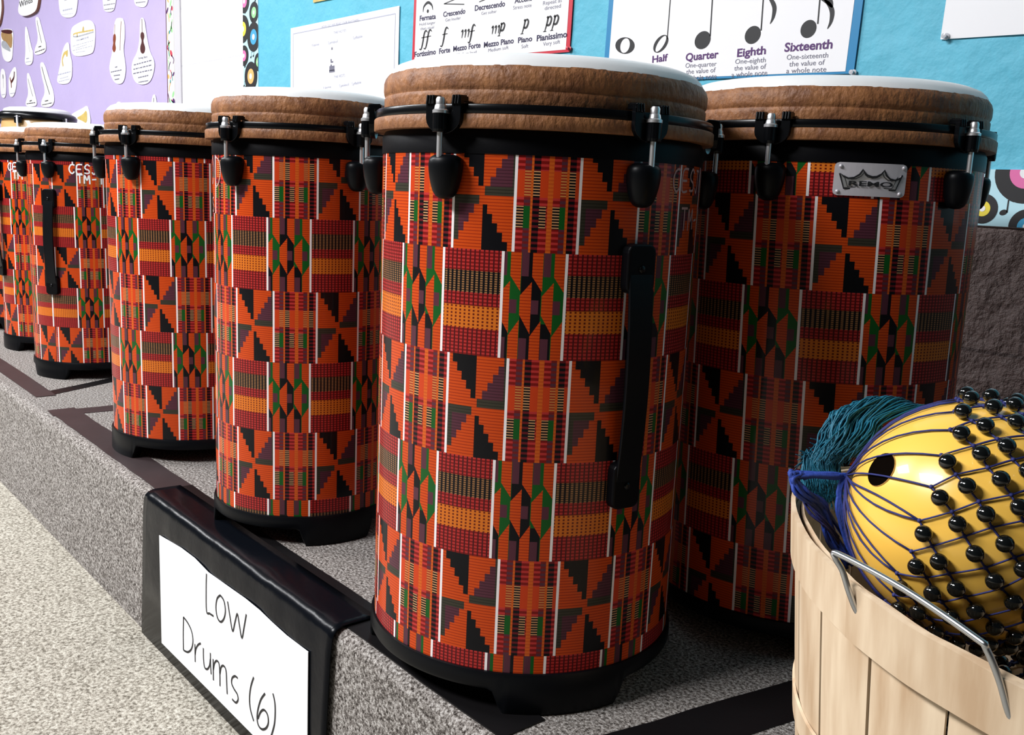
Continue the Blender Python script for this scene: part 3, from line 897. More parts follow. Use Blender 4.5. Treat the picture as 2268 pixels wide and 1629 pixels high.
# bottom record border
o = wrect('border_strip', br_, 1.2, zb0, zb1, .0024, .0040, LBLUE)
tag(o, 'pale blue bottom border strip with vinyl records above the brown wall', 'border strip', 'record border strips')
Zr = lambda x, y: wp(2050 + x / 2.908, 300 + y / 2.908)
mb = MB()
for q_, r, mi in (((655, 240), .039, 1), ((372, 472), .0195, 2), ((655, 590), .0225, 4)):
    mb = MB(); record(mb, Zr(*q_), r, .0044 + mi * .0001, mi, None, None, zb0, zb1); mb.build('vinyl_record_print', RM, o)
mb = MB(); note(mb, Zr(505, 497), .016, .0044); mb.build('note_print', RM, o)
rn = random.Random(11)
for xx in (-1.92, -1.83, -1.45, -1.37, -1.30, -1.02, -.94, -.83, -.75, -.31, -.24, -.16):
    mb = MB(); record(mb, (xx, rn.uniform(zb0 + .01, zb1 - .01)), rn.choice((.024, .030, .040)), .0044 + rn.random() * .0004, rn.randint(1, 5), None, None, zb0, zb1); mb.build('vinyl_record_print', RM, o)
# instrument-board border and metal trim
tx0, tx1 = wp(371, 150)[0], wp(387.5, 150)[0]
o = wrect('border_strip', tx0, tx1, .52, TOPZ, .0024, .0042, CREAMB)
tag(o, 'narrow white border strip with coloured instrument doodles along the lilac paper', 'border strip')
mb = MB(); rn = random.Random(4)
mb.stroke([(tx0 + .003, .52), (tx0 + .003, TOPZ)], .006, wmap, .0046, 5)
zz = .60
cs = [0, 1, 2, 3, 4]
while zz < 1.5:
    for _ in range(3):
        x = rn.uniform(tx0 + .012, tx1 - .008); z = zz + rn.uniform(-.018, .018)
        if rn.random() < .5:
            disc(mb, (x, z), rn.uniform(.004, .009), rn.uniform(.007, .014), .0046, rn.choice(cs), 12, rn.uniform(-1, 1))
        else:
            mb.stroke([tuple(q) for q in spline([(x, z, 0), (x + rn.uniform(-.015, .015), z + .014, 0), (x + rn.uniform(-.015, .015), z + .03, 0)], 4)], .005, wmap, .0046, rn.choice(cs))
    zz += .034
mb.build('doodle_print', [REDP, TEALP, GREENP, PURPINK, ORAP, DMAROON], o)
a0, a1 = wp(389, 150)[0], wp(402, 150)[0]
mb = MB(); mb.prism([(a0, .45), (a1, .45), (a1, TOPZ), (a0, TOPZ)], wmap, .0, .006)
o = mb.build('trim_1', GREYTRIM); tag(o, kind='structure'); bevel(o, .0015)

# --- posters
def poster(name, bl_, br__, hgt, bw, mborder, label, cat='poster'):
    A = Vector(bl_); B = Vector(br__); t = (B - A).normalized(); n = Vector((-t.y, t.x)); L = (B - A).length
    loc = lambda x, z: tuple(A + t * x + n * z)
    mb = MB(); mb.prism([loc(0, 0), loc(L, 0), loc(L, hgt), loc(0, hgt)], wmap, .0042, .0052)
    o = mb.build(name, mborder); tag(o, label, cat)
    mb = MB(); mb.prism([loc(bw[0], bw[1]), loc(L - bw[2], bw[1]), loc(L - bw[2], hgt - bw[0]), loc(bw[0], hgt - bw[0])], wmap, .0050, .0056)
    f = mb.build('printed_sheet', PAPER, o)
    return o, f
def lines_text(par, name, mat_, Zf, items, d, bold=0.0):
    for body, p0, p1, h in items:
        mb = MB(); A = Zf(*p0); B = Zf(*p1); H = Zf(p0[0], p0[1] - h)
        put_text(mb, body, A, B, abs(H[1] - A[1]), wmap, d, 0, bold)
        mb.build(name, mat_, par)
dyn, f = poster('poster', wp(914.5, 144.5), wp(1264, 115.5), .55, (.0105, .005, .0105), REDB, 'red-bordered white music poster of dynamics names behind the frontmost drum')
lines_text(f, 'bold_caption', NAVY, Z2, [('Fermata', (1077, 152), (1193, 136), 36), ('Crescendo', (1246, 124), (1405, 98), 36), ('Decrescendo', (1473, 80), (1690, 46), 38), ('Accent', (1758, 26), (1882, 6), 36),
   ('Fortissimo', (1041, 412), (1193, 390), 37), ('Forte', (1217, 388), (1296, 376), 37), ('Mezzo Forte', (1318, 371), (1514, 342), 37), ('Mezzo Piano', (1538, 343), (1753, 311), 38), ('Piano', (1783, 310), (1885, 296), 38), ('Pianissimo', (1917, 298), (2135, 267), 42)], .0060, .028)
lines_text(f, 'small_caption', GREYINK, Z2, [('Hold longer', (1075, 188), (1190, 172), 20), ('than usual', (1083, 219), (1180, 205), 20), ('Get louder', (1262, 158), (1372, 140), 22), ('Get softer', (1520, 110), (1630, 93), 22), ('Stress note', (1748, 72), (1880, 51), 26), ('Repeat as', (1963, 40), (2098, 16), 28), ('directed', (1975, 76), (2090, 56), 28),
   ('Very loud', (1070, 440), (1162, 428), 20), ('Loud', (1230, 422), (1280, 414), 20), ('Medium loud', (1345, 406), (1485, 385), 22), ('Medium soft', (1570, 376), (1715, 353), 24), ('Soft', (1808, 350), (1857, 342), 26), ('Very soft', (1963, 333), (2085, 313), 28)], .0060)
def arcs(pts, wd, Zf, d=.0060, mi=0, k=6):
    q = [tuple(v) for v in spline([(*Zf(*p), 0) for p in pts], k)]
    ws = wd if not isinstance(wd, tuple) else [wd[0] + (wd[1] - wd[0]) * math.sin(PI * i / (len(q) - 1)) for i in range(len(q))]
    mb.stroke(q, ws, wmap, d, mi)
mb = MB()
arcs([(1102, 90), (1108, 50), (1137, 20), (1164, 38), (1173, 74)], (.0012, .0060), Z2); disc(mb, Z2(1136, 82), .004, .004, .006, 0, 12); mb.build('music_sign', INK, f); mb = MB()
arcs([(1398, 33), (1252, 30)], .002, Z2, k=1); arcs([(1252, 30), (1345, -8)], .002, Z2, k=1); mb.build('music_sign', INK, f); mb = MB()
arcs([(1505, 16), (1575, -12)], .002, Z2, k=1); mb.build('music_sign', INK, f)
# italic dynamic marks
def fmark(x, y, s=1.0):
    arcs([(x + 62 * s, y - 92 * s), (x + 50 * s, y - 104 * s), (x + 38 * s, y - 80 * s), (x + 28 * s, y - 20 * s), (x + 16 * s, y + 28 * s), (x + 2 * s, y + 28 * s)], (.0016, .0058), Z2)
    arcs([(x + 18 * s, y - 52 * s), (x + 56 * s, y - 60 * s)], .0018, Z2, k=1)
def pmark(x, y, s=1.0):
    arcs([(x + 22 * s, y - 66 * s), (x + 32 * s, y - 70 * s), (x + 22 * s, y - 20 * s), (x + 6 * s, y + 34 * s)], (.0020, .0046), Z2)
    arcs([(x + 28 * s, y - 58 * s), (x + 46 * s, y - 76 * s), (x + 56 * s, y - 58 * s), (x + 44 * s, y - 20 * s), (x + 26 * s, y - 12 * s), (x + 22 * s, y - 22 * s)], (.0016, .0050), Z2)
    arcs([(x - 4 * s, y + 34 * s), (x + 18 * s, y + 31 * s)], .0016, Z2, k=1)
def mmark(x, y, s=1.0):
    for k in range(3):
        arcs([(x + 22 * k * s, y - 36 * s - k * 3), (x + (12 + 22 * k) * s, y - 46 * s - k * 3), (x + (4 + 22 * k) * s, y + 8 * s - k * 3)], (.0018, .0046), Z2)
for marks in (((fmark, 1072, 326, 1), (fmark, 1103, 320, 1)), ((fmark, 1222, 303, 1),), ((mmark, 1376, 268, 1), (fmark, 1420, 278, .95)), ((mmark, 1594, 240, 1), (pmark, 1640, 232, .85)), ((pmark, 1805, 214, .95),), ((pmark, 1968, 196, 1), (pmark, 2018, 188, 1))):
    mb = MB()
    for fn, x_, y_, s_ in marks: fn(x_, y_, s_)
    mb.build('music_sign', INK, f)
nts, f = poster('poster', wp(1337, 184.5), wp(1893, 163.5), .55, (.012, .0035, .0135), BLUEB, 'blue-bordered white poster of note values behind the badge drum')
lines_text(f, 'bold_caption', PURPINK, Z3, [('Half', (346, 327), (426, 316), 34), ('Quarter', (519, 318), (689, 301), 38), ('Eighth', (786, 297), (935, 281), 40), ('Sixteenth', (1031, 270), (1280, 252), 44), ('Whole', (150, 362), (265, 350), 34)], .0060, .026)
lines_text(f, 'small_caption', GREYINK, Z3, [('One-quarter', (518, 354), (679, 344), 24), ('the value of', (522, 386), (674, 376), 24), ('a whole note', (516, 420), (679, 408), 24),
   ('One-eighth', (776, 334), (934, 324), 25), ('the value of', (771, 368), (936, 358), 25), ('a whole note', (757, 402), (942, 391), 25),
   ('One-sixteenth', (1043, 312), (1258, 300), 26), ('the value of', (1056, 347), (1240, 337), 26), ('a whole note', (1041, 382), (1248, 373), 26)], .0060)
def ell(cx, cy, rx, ry, rot, n=28):
    return [(cx + rx * math.cos(a) * math.cos(rot) - ry * math.sin(a) * math.sin(rot), cy + rx * math.cos(a) * math.sin(rot) + ry * math.sin(a) * math.cos(rot)) for a in [2 * PI * i / n for i in range(n)]]
def ring(outer, inner, Zf, d=.0060):
    n = len(outer); vs = [wmap(*Zf(*p), d) for p in outer] + [wmap(*Zf(*p), d) for p in inner]
    mb.add(vs, [(i, (i + 1) % n, n + (i + 1) % n, n + i) for i in range(n)])
def blob(pl, Zf, d=.0060): mb.add([wmap(*Zf(*p), d) for p in pl], [list(range(len(pl)))])
mb = MB(); ring(ell(205, 238, 50, 43, 0), ell(205, 238, 24, 39, .25), Z3); mb.build('music_note', INK, f)
mb = MB(); ring(ell(391, 229, 30, 53, .62), ell(391, 229, 16, 48, .55), Z3)
arcs([(424, 205), (441, -10)], .0020, Z3, k=1); mb.build('music_note', INK, f)
for k, (cx, cy, sx, sy) in enumerate(((608, 210, 650, 182), (868, 183, 914, 152), (1157, 152, 1208, 118))):
    mb = MB(); blob(ell(cx, cy, 38, 50, .55), Z3)
    arcs([(sx - 3, sy + 8), (sx + 9, -10)], .0024, Z3, k=1)
    if k == 1: arcs([(935, -30), (962, 0), (980, 40), (974, 90), (958, 126)], (.0008, .0075), Z3)
    if k == 2:
        arcs([(1217, -4), (1258, 18), (1279, 60), (1274, 112), (1255, 152)], (.0008, .0075), Z3)
        arcs([(1222, -30), (1262, 5), (1281, 42)], (.0008, .010), Z3)
    mb.build('music_note', INK, f)

# thin-bordered rhythm sheet
A = wp(646, 65); B = wp(887, 11)
x0, x1, zt_ = A[0], B[0], (A[1] + B[1]) / 2
rs = wrect('poster', x0, x1, zt_ - .42, zt_, .0040, .0050, PAPER)
tag(rs, 'plain white sheet with a thin line border and pale rhythm chart text', 'poster')
mb = MB(); e = .016
mb.stroke([(x0 + e, zt_ - .42 + e), (x1 - e, zt_ - .42 + e), (x1 - e, zt_ - e), (x0 + e, zt_ - e)], .0028, wmap, .0056, closed=True)
mb.build('border_line', PALEINK, rs)
lines_text(rs, 'caption', PALEINK, Z2, [('HOW DO WE READ OUR RHYTHMS?', (370, 204), (645, 152), 17), ('THE NOTES', (458, 246), (548, 228), 18), ('Name', (303, 336), (354, 326), 18), ('Symbol', (418, 319), (486, 306), 20), ('Syllable', (597, 284), (665, 270), 20),
   ('THE RESTS', (460, 564), (541, 549), 18), ('Name', (384, 640), (440, 630), 16), ('Symbol', (498, 628), (566, 615), 20), ('Syllable', (588, 613), (656, 600), 20)], .0056)
mb = MB()
for x, y, a_, b_ in ((446, 350, .003, .003), (440, 434, .003, .003), (446, 446, .006, .002), (446, 491, .013, .006), (446, 512, .014, .003), (440, 470, .003, .002)):
    c = Z2(x, y); mb.prism([(c[0] - a_, c[1] - b_), (c[0] + a_, c[1] - b_), (c[0] + a_, c[1] + b_), (c[0] - a_, c[1] + b_)], wmap, .0050, .0056)
mb.build('rhythm_symbols', GREYINK, rs)
# sheet at upper right, yellow card
A = wp(2085, 88); B = wp(2275, 76)
mb = MB(); t = (Vector(B) - Vector(A)).normalized(); nn = Vector((-t.y, t.x)); A = Vector(A)
mb.prism([tuple(A), tuple(A + t * .30), tuple(A + t * .30 + nn * .40), tuple(A + nn * .40)], wmap, .0040, .0050)
o = mb.build('paper_sheet', PAPER); tag(o, 'blank-bottomed white sheet pinned to the blue paper above the badge drum', 'paper')
A = Vector(wp(696, 6.5)); B = Vector(wp(752, -5)); t = (B - A).normalized(); nn = Vector((-t.y, t.x))
mb = MB(); mb.prism([tuple(A), tuple(A + t * .16), tuple(A + t * .16 + nn * .12), tuple(A + nn * .12)], wmap, .0040, .0056)
o = mb.build('card', GOLDP); tag(o, 'yellow card just above the thin-bordered rhythm sheet', 'card')
def pin(px, py, m, label):
    q = on_y(px, py, WY - .006)
    mb = MB(); mb.lathe([(.0045, 0), (.0045, .0015), (.0022, .0025), (.0020, .006), (.0034, .0075), (.0034, .0085), (.0001, .009)], 14, capb=True)
    mb.v = [(v[0], -v[2], v[1]) for v in mb.v]
    o = mb.build('push_pin', m, smooth=True, auto=40); o.location = (q.x, WY - .0056, q.z)
    tag(o, label, 'push pin', 'push pins in the wall posters')
pin(2096, 81, CLEARPIN, 'clear push pin in the corner of the blank-bottomed sheet')
pin(1891, 161, CLEARPIN, 'clear push pin in the corner of the note values poster')
pin(1262, 108, REDB, 'red push pin in the lower corner of the dynamics poster near the note values poster')
pin(917, 142, REDB, 'red push pin in the lower corner of the dynamics poster near the rhythm sheet')

# --- instrument cards
cards = []
def card(poly, label, pics=(), lines=(), thick=.0012, edge=None, textm=PALEINK, texts=(), d0=.0036, sm=2):
    P = chaikin([Z1(*q) for q in poly], sm)
    mb = MB(); mb.prism(P, wmap, d0, d0 + thick, 0, 1 if edge else 0)
    o = mb.build('picture_card', [CARDW, edge] if edge else CARDW)
    tag(o, label, 'picture card', 'instrument picture cards on the lilac paper')
    d = d0 + thick + .0004
    if pics:
        ms = []; mb = MB()
        for kind, pts, arg, m_ in pics:
            if m_ not in ms: ms.append(m_)
            k = ms.index(m_)
            if kind == 'poly': mb.add([wmap(*q, d) for q in chaikin([Z1(*p) for p in pts], 2)], [list(range(len(pts) * 4))], k)
            else:
                q = [tuple(v) for v in spline([(*Z1(*p), 0) for p in pts], 4)]; mb.stroke(q, arg, wmap, d + .0002 * k, k)
            d += .0001
        mb.build('picture', ms, o)
    if lines or texts:
        mb = MB()
        for a, b_, hh in lines:
            # tiny unreadable caption: broken dashes
            A = Vector(Z1(*a)); B = Vector(Z1(*b_)); rn = random.Random(int(a[0] * 7 + a[1])); t = 0.0
            while t < .97:
                s = min(1, t + rn.uniform(.05, .16)); p = A + (B - A) * t; q = A + (B - A) * s
                mb.stroke([tuple(p), tuple(q)], hh, wmap, d); t = s + .035
        for body, a, b_, h in texts:
            A = Z1(*a); B = Z1(*b_); H = Z1(a[0], a[1] - h); put_text(mb, body, A, B, abs(H[1] - A[1]), wmap, d, bold=.01)
        mb.build('caption', textm, o)
    cards.append(o); return o
T = .0045
card([(-60, -30), (30, -30), (36, 60), (30, 130), (8, 235), (-60, 235)], 'thick white card cut off at the frame edge beside the Winds card', thick=.010, edge=FOAMEDGE, lines=[((-20, 50), (12, 40), .02), ((-20, 160), (12, 150), .02)], textm=INK)
card([(200, -60), (185, 30), (174, 95), (192, 130), (235, 140), (290, 122), (330, 92), (345, 20), (352, -60)], 'thick white card lettered Winds at the top of the lilac paper', thick=.012, edge=FOAMEDGE, texts=[('Winds', (188, 68), (300, 22), 50)], textm=INK)
card([(8, 248), (70, 240), (118, 250), (112, 400), (108, 500), (70, 525), (30, 495), (15, 400)], 'dark photo card of a harp-like brown instrument over a pale base', pics=[('poly', [(12, 255), (112, 252), (106, 430), (60, 350), (20, 335)], 0, TANP), ('poly', [(12, 250), (112, 248), (105, 290), (20, 275)], 0, DBROWN), ('poly', [(20, 340), (60, 345), (105, 440), (60, 420), (18, 395)], 0, SILVP)])
card([(215, 222), (230, 225), (248, 310), (268, 400), (283, 440), (276, 545), (208, 548), (220, 430), (214, 320)], 'tall narrow white card with a thin flute line, beside the bent clarinet card', pics=[('line', [(232, 290), (240, 350), (256, 440)], .003, SILVP)], lines=[((226, 492), (250, 488), T), ((220, 522), (268, 514), .003)])
card([(300, 142), (330, 142), (350, 220), (375, 320), (392, 380), (386, 438), (300, 468), (290, 425), (328, 330), (308, 220)], 'tall white card with a thin black clarinet, upper of the two leaning pairs', pics=[('line', [(316, 172), (332, 260), (354, 360)], .005, INK)], lines=[((328, 395), (352, 388), T), ((300, 440), (382, 410), .004)], textm=INK)
card([(12, 578), (35, 575), (52, 620), (56, 790), (40, 828), (10, 805), (6, 660)], 'slim white oval card with a small black reed instrument at the frame edge', pics=[('line', [(30, 625), (32, 660)], .012, INK), ('line', [(32, 650), (36, 740)], .003, SILVP)], lines=[((20, 795), (48, 790), .003)])
card([(78, 640), (118, 562), (142, 562), (146, 700), (122, 812), (82, 812), (76, 710)], 'small white card with a dark red bent bassoon picture', pics=[('line', [(88, 650), (98, 690), (102, 735)], .013, BROWNP), ('line', [(126, 600), (122, 650), (100, 690)], .014, DBROWN)], lines=[((92, 785), (128, 780), .003)])
card([(230, 612), (248, 612), (272, 690), (300, 800), (316, 870), (300, 892), (222, 896), (220, 850), (244, 790), (232, 690)], 'white card with a thin black oboe line, lower left of the pair above the conga', pics=[('line', [(240, 660), (258, 730), (280, 808)], .004, INK)], lines=[((254, 848), (272, 842), T), ((230, 870), (300, 860), .004)], textm=INK)
card([(338, 528), (365, 518), (388, 565), (418, 670), (458, 780), (456, 892), (352, 902), (348, 850), (388, 770), (352, 630)], 'large white card with a long black bassoon line above the conga', pics=[('line', [(356, 560), (382, 660), (422, 792)], .006, INK)], lines=[((382, 848), (410, 842), T), ((358, 880), (442, 862), .004)], textm=INK)
card([(600, 235), (650, 198), (720, 168), (775, 172), (806, 230), (796, 430), (755, 458), (640, 478), (602, 440), (596, 330)], 'rounded white trombone card on the lilac paper', pics=[('line', [(618, 300), (640, 280), (790, 252)], .006, GOLDP), ('line', [(618, 306), (660, 306), (790, 268)], .005, SILVP), ('poly', [(690, 270), (706, 205), (712, 270)], 0, GOLDP), ('line', [(650, 280), (655, 310)], .010, GOLDP)], texts=[('TROMBONE', (645, 350), (750, 318), 14)], lines=[((615, 388), (785, 340), .002), ((640, 405), (740, 372), .002), ((615, 425), (780, 385), .002), ((645, 440), (720, 428), .002)])
card([(562, 352), (584, 362), (588, 440), (612, 540), (602, 690), (530, 710), (480, 692), (490, 630), (510, 540), (528, 420)], 'pointed white card with a faded brass tuba below the trombone card', pics=[('line', [(535, 555), (528, 500), (545, 450), (570, 440)], .014, GOLDP), ('poly', [(552, 455), (575, 400), (572, 490)], 0, GOLDP)], lines=[((492, 628), (598, 600), .005), ((510, 660), (580, 640), .003), ((498, 685), (590, 662), .003)])
card([(492, -60), (500, 70), (516, 130), (560, 152), (625, 142), (648, 90), (660, -60)], 'white trumpet card cut by the top of the frame', pics=[('line', [(545, 0), (575, -8)], .008, SILVP)], lines=[((532, 90), (614, 72), .006), ((525, 125), (620, 112), .002)])
card([(862, -60), (870, 70), (888, 102), (950, 98), (968, 60), (985, -60)], 'white caption card at the top of the frame above the cello card', lines=[((905, 5), (930, 0), .003), ((875, 45), (968, 30), .004), ((882, 82), (958, 72), .004)], textm=GREYINK)
card([(1125, -60), (1130, 30), (1160, 60), (1235, 62), (1252, -60)], 'white caption card at the top of the frame above the string bass card', lines=[((1145, 25), (1225, 15), .004)], textm=GREYINK)
card([(968, 160), (1010, 148), (1045, 160), (1052, 300), (1036, 420), (1060, 560), (1052, 650), (1030, 702), (980, 706), (942, 660), (920, 580), (925, 530), (948, 430), (955, 300)], 'long white card with a brown cello and bow', pics=[('line', [(968, 205), (966, 290)], .004, BROWNP), ('poly', [(958, 285), (975, 285), (978, 330), (970, 365), (980, 410), (962, 448), (945, 410), (956, 365), (952, 330)], 0, BROWNP), ('line', [(1022, 178), (1014, 300), (1012, 425)], .0045, BROWNP)], lines=[((970, 565), (990, 560), .004), ((935, 605), (1030, 585), .004), ((960, 635), (1012, 628), .004), ((968, 668), (1008, 660), .004)], textm=GREYINK)
card([(1178, 150), (1212, 148), (1226, 250), (1242, 350), (1262, 440), (1302, 515), (1292, 620), (1256, 698), (1180, 714), (1128, 680), (1106, 590), (1114, 510), (1156, 440), (1176, 330)], 'bulb-shaped white card with a dark string bass and caption', pics=[('line', [(1194, 158), (1198, 280)], .005, DBROWN), ('poly', [(1186, 270), (1210, 270), (1218, 310), (1204, 345), (1226, 400), (1216, 450), (1188, 450), (1178, 400), (1196, 345), (1182, 310)], 0, DBROWN)], texts=[('String Bass', (1166, 498), (1242, 482), 17)], lines=[((1128, 545), (1278, 505), .004), ((1124, 582), (1276, 545), .004), ((1122, 618), (1280, 585), .004), ((1164, 652), (1250, 632), .004), ((1168, 690), (1248, 676), .004)], textm=GREYINK)
card([(590, 968), (640, 935), (700, 905), (735, 880), (752, 930), (764, 1010), (756, 1070), (640, 1060)], 'white card with a golden horn bell beside the conga rim', pics=[('poly', [(640, 990), (700, 960), (735, 912), (738, 1040), (690, 1010)], 0, GOLDP)])
card([(966, 900), (984, 855), (1012, 852), (1034, 890), (1036, 960), (968, 965)], 'small white card with a black curl peeking above the far low drum', pics=[('line', [(985, 890), (995, 875), (1008, 885)], .005, INK)])
card([(1272, 880), (1284, 795), (1306, 790), (1318, 870), (1320, 960), (1268, 960)], 'small pointed white card peeking above the far low drum beside the doodle border', pics=[('line', [(1294, 820), (1292, 866)], .004, INK)])

# ------------------------------------------------------------------ basket
BX, BY, BANG, BA, BB, BTX = -.177, .618, -.355, .1905, .1510, -.090
def bpt(a, sc_, z, off=0.0):
    ca, sa = math.cos(a), math.sin(a)
    x = (BA * sc_ + off) * ca; y = (BB * sc_ + off) * sa
    X_ = x * math.cos(BANG) - y * math.sin(BANG); Y_ = x * math.sin(BANG) + y * math.cos(BANG)
    return Vector((BX + X_, BY + Y_, z + BTX * X_ * max(0, min(1, z / .25))))
BASK = empty('bushel_basket', (BX, BY, 0)); tag(BASK, 'pale wood veneer basket with a wire handle holding beaded gourd shakers', 'basket')
BASK_OFF = Vector((-BX, -BY, 0))
def bput(mb): mb.v = [tuple(Vector(v) + BASK_OFF) for v in mb.v]
sc_at = lambda z: .835 + .165 * (max(z, 0) / .245) ** .8
def ringband(name, z0, z1, off, th, a0=0, a1=2 * PI, m=VENEER, wav=.0, seed=0, n=120):
    mb = MB(); vs = []; fs = []
    rn = random.Random(seed); ph = rn.uniform(0, 6)
    full = abs(a1 - a0 - 2 * PI) < 1e-6
    cnt = n if full else n + 1
    for i in range(cnt):
        a = a0 + (a1 - a0) * i / n
        wv = wav * (math.sin(a * 5 + ph) + .6 * math.sin(a * 11 + ph * 2) + .4 * math.sin(a * 23))
        for o_, z in ((off, z0 + wv * .6), (off + th, z0 + wv * .6 + .001), (off + th, z1 + wv - .001), (off, z1 + wv)):
            vs.append(bpt(a, sc_at(z), z, o_))
    for i in range(n):
        i2 = (i + 1) % cnt
        for j in range(4):
            fs.append((i * 4 + j, i2 * 4 + j, i2 * 4 + (j + 1) % 4, i * 4 + (j + 1) % 4))
    if not full: fs += [(0, 1, 2, 3), (n * 4 + 3, n * 4 + 2, n * 4 + 1, n * 4)]
    mb.add(vs, fs); bput(mb)
    return mb.build(name, m, BASK, smooth=True, auto=40)
NST = 22
for i in range(NST):
    a0 = 2 * PI * (i + .02) / NST + .1; a1 = 2 * PI * (i + .98) / NST + .1
    mb = MB(); vs = []; fs = []; NA, NZ_ = 6, 8; jz = random.uniform(-.004, .003); jo = random.uniform(-.0006, .0006)
    for s_ in (0, 1):
        for ia in range(NA + 1):
            for iz in range(NZ_ + 1):
                z = .002 + (.243 + jz) * iz / NZ_; a = a0 + (a1 - a0) * ia / NA
                vs.append(bpt(a, sc_at(z), z, jo + (-.0012 if s_ else .0006 + .0010 * math.sin(PI * ia / NA))))
    kk = (NA + 1) * (NZ_ + 1); g = lambda s_, ia, iz: s_ * kk + ia * (NZ_ + 1) + iz
    for ia in range(NA):
        for iz in range(NZ_):
            fs.append((g(0, ia, iz), g(0, ia + 1, iz), g(0, ia + 1, iz + 1), g(0, ia, iz + 1)))
            fs.append((g(1, ia, iz), g(1, ia, iz + 1), g(1, ia + 1, iz + 1), g(1, ia + 1, iz)))
    for ia in range(NA):
        fs.append((g(0, ia, 0), g(1, ia, 0), g(1, ia + 1, 0), g(0, ia + 1, 0))); fs.append((g(0, ia, NZ_), g(0, ia + 1, NZ_), g(1, ia + 1, NZ_), g(1, ia, NZ_)))
    for iz in range(NZ_):
        fs.append((g(0, 0, iz), g(0, 0, iz + 1), g(1, 0, iz + 1), g(1, 0, iz))); fs.append((g(0, NA, iz), g(1, NA, iz), g(1, NA, iz + 1), g(0, NA, iz + 1)))
    mb.add(vs, fs); bput(mb); mb.build('stave', VENEER, BASK, smooth=True, auto=40)
ringband('rim_hoop', .214, .249, .0022, .0030, wav=.0008, seed=1)
ringband('inner_hoop', .222, .246, -.0036, .0020, wav=.0010, seed=2)
ringband('middle_hoop', .110, .130, .0018, .0018, wav=.001, seed=3)
ringband('bottom_hoop', .004, .026, .0018, .0018, wav=.001, seed=4)
mb = MB(); vs = [bpt(2 * PI * i / 64, .82, .004) for i in range(64)] + [bpt(2 * PI * i / 64, .82, .010) for i in range(64)]
mb.add(vs, [list(range(64))[::-1], list(range(64, 128))] + [(i, (i + 1) % 64, 64 + (i + 1) % 64, 64 + i) for i in range(64)]); bput(mb)
mb.build('basket_bottom', VENEER, BASK)
# wire bail handle on the near side
def proj(P):
    q = Vector(P) - CC; x = q.dot(CR); y = q.dot(CU); z = q.dot(CF)
    return (IW / 2 + FPX * x / z, IH / 2 - FPX * y / z, z)
def on_hoop(px, py, off=.0060):
    best = (1e9, None)
    for i in range(720):
        a = 2 * PI * i / 720
        for k in range(30):
            z = .195 + .0025 * k; P = bpt(a, sc_at(z), z, off); u, v, dp = proj(P)
            if dp > .66: continue
            e = (u - px) ** 2 + (v - py) ** 2
            if e < best[0]: best = (e, P, dp)
    return best[1], best[2]
pE, _ = on_hoop(1884, 1300)
ca_ = pE - Vector((BX, BY, 0)); ux = ca_.x * math.cos(-BANG) - ca_.y * math.sin(-BANG); uy = ca_.x * math.sin(-BANG) + ca_.y * math.cos(-BANG)
a_s = math.atan2(uy / BB, ux / BA)
ringband('hoop_overlap', .2150, .2500, .0054, .0022, a_s, a_s + 1.9, wav=.0008, seed=6, n=60)
pA, dA = on_hoop(1899, 1354); pB, dB = on_hoop(2236, 1590)
q1 = at_depth(1851, 1224, dA - .004); q2 = at_depth(2180, 1425, dB - .002)
wire = [pA + Vector((.004, .004, -.003)), pA, pA * .66 + q1 * .34 + Vector((0, -.001, 0)), pA * .3 + q1 * .7, q1 + Vector((0, 0, -.003)), q1 + (q2 - q1) * .03, q1 + (q2 - q1) * .5 + Vector((0, 0, .0025)), q1 + (q2 - q1) * .95, q2 + (pB - q2) * .08, q2 + (pB - q2) * .5 + Vector((.001, 0, 0)), pB, pB + Vector((.004, .004, -.002))]
mb = MB(); mb.tube(spline(wire, 6), .0018, 10); bput(mb)
mb.build('wire_handle', STEEL, BASK, smooth=True)

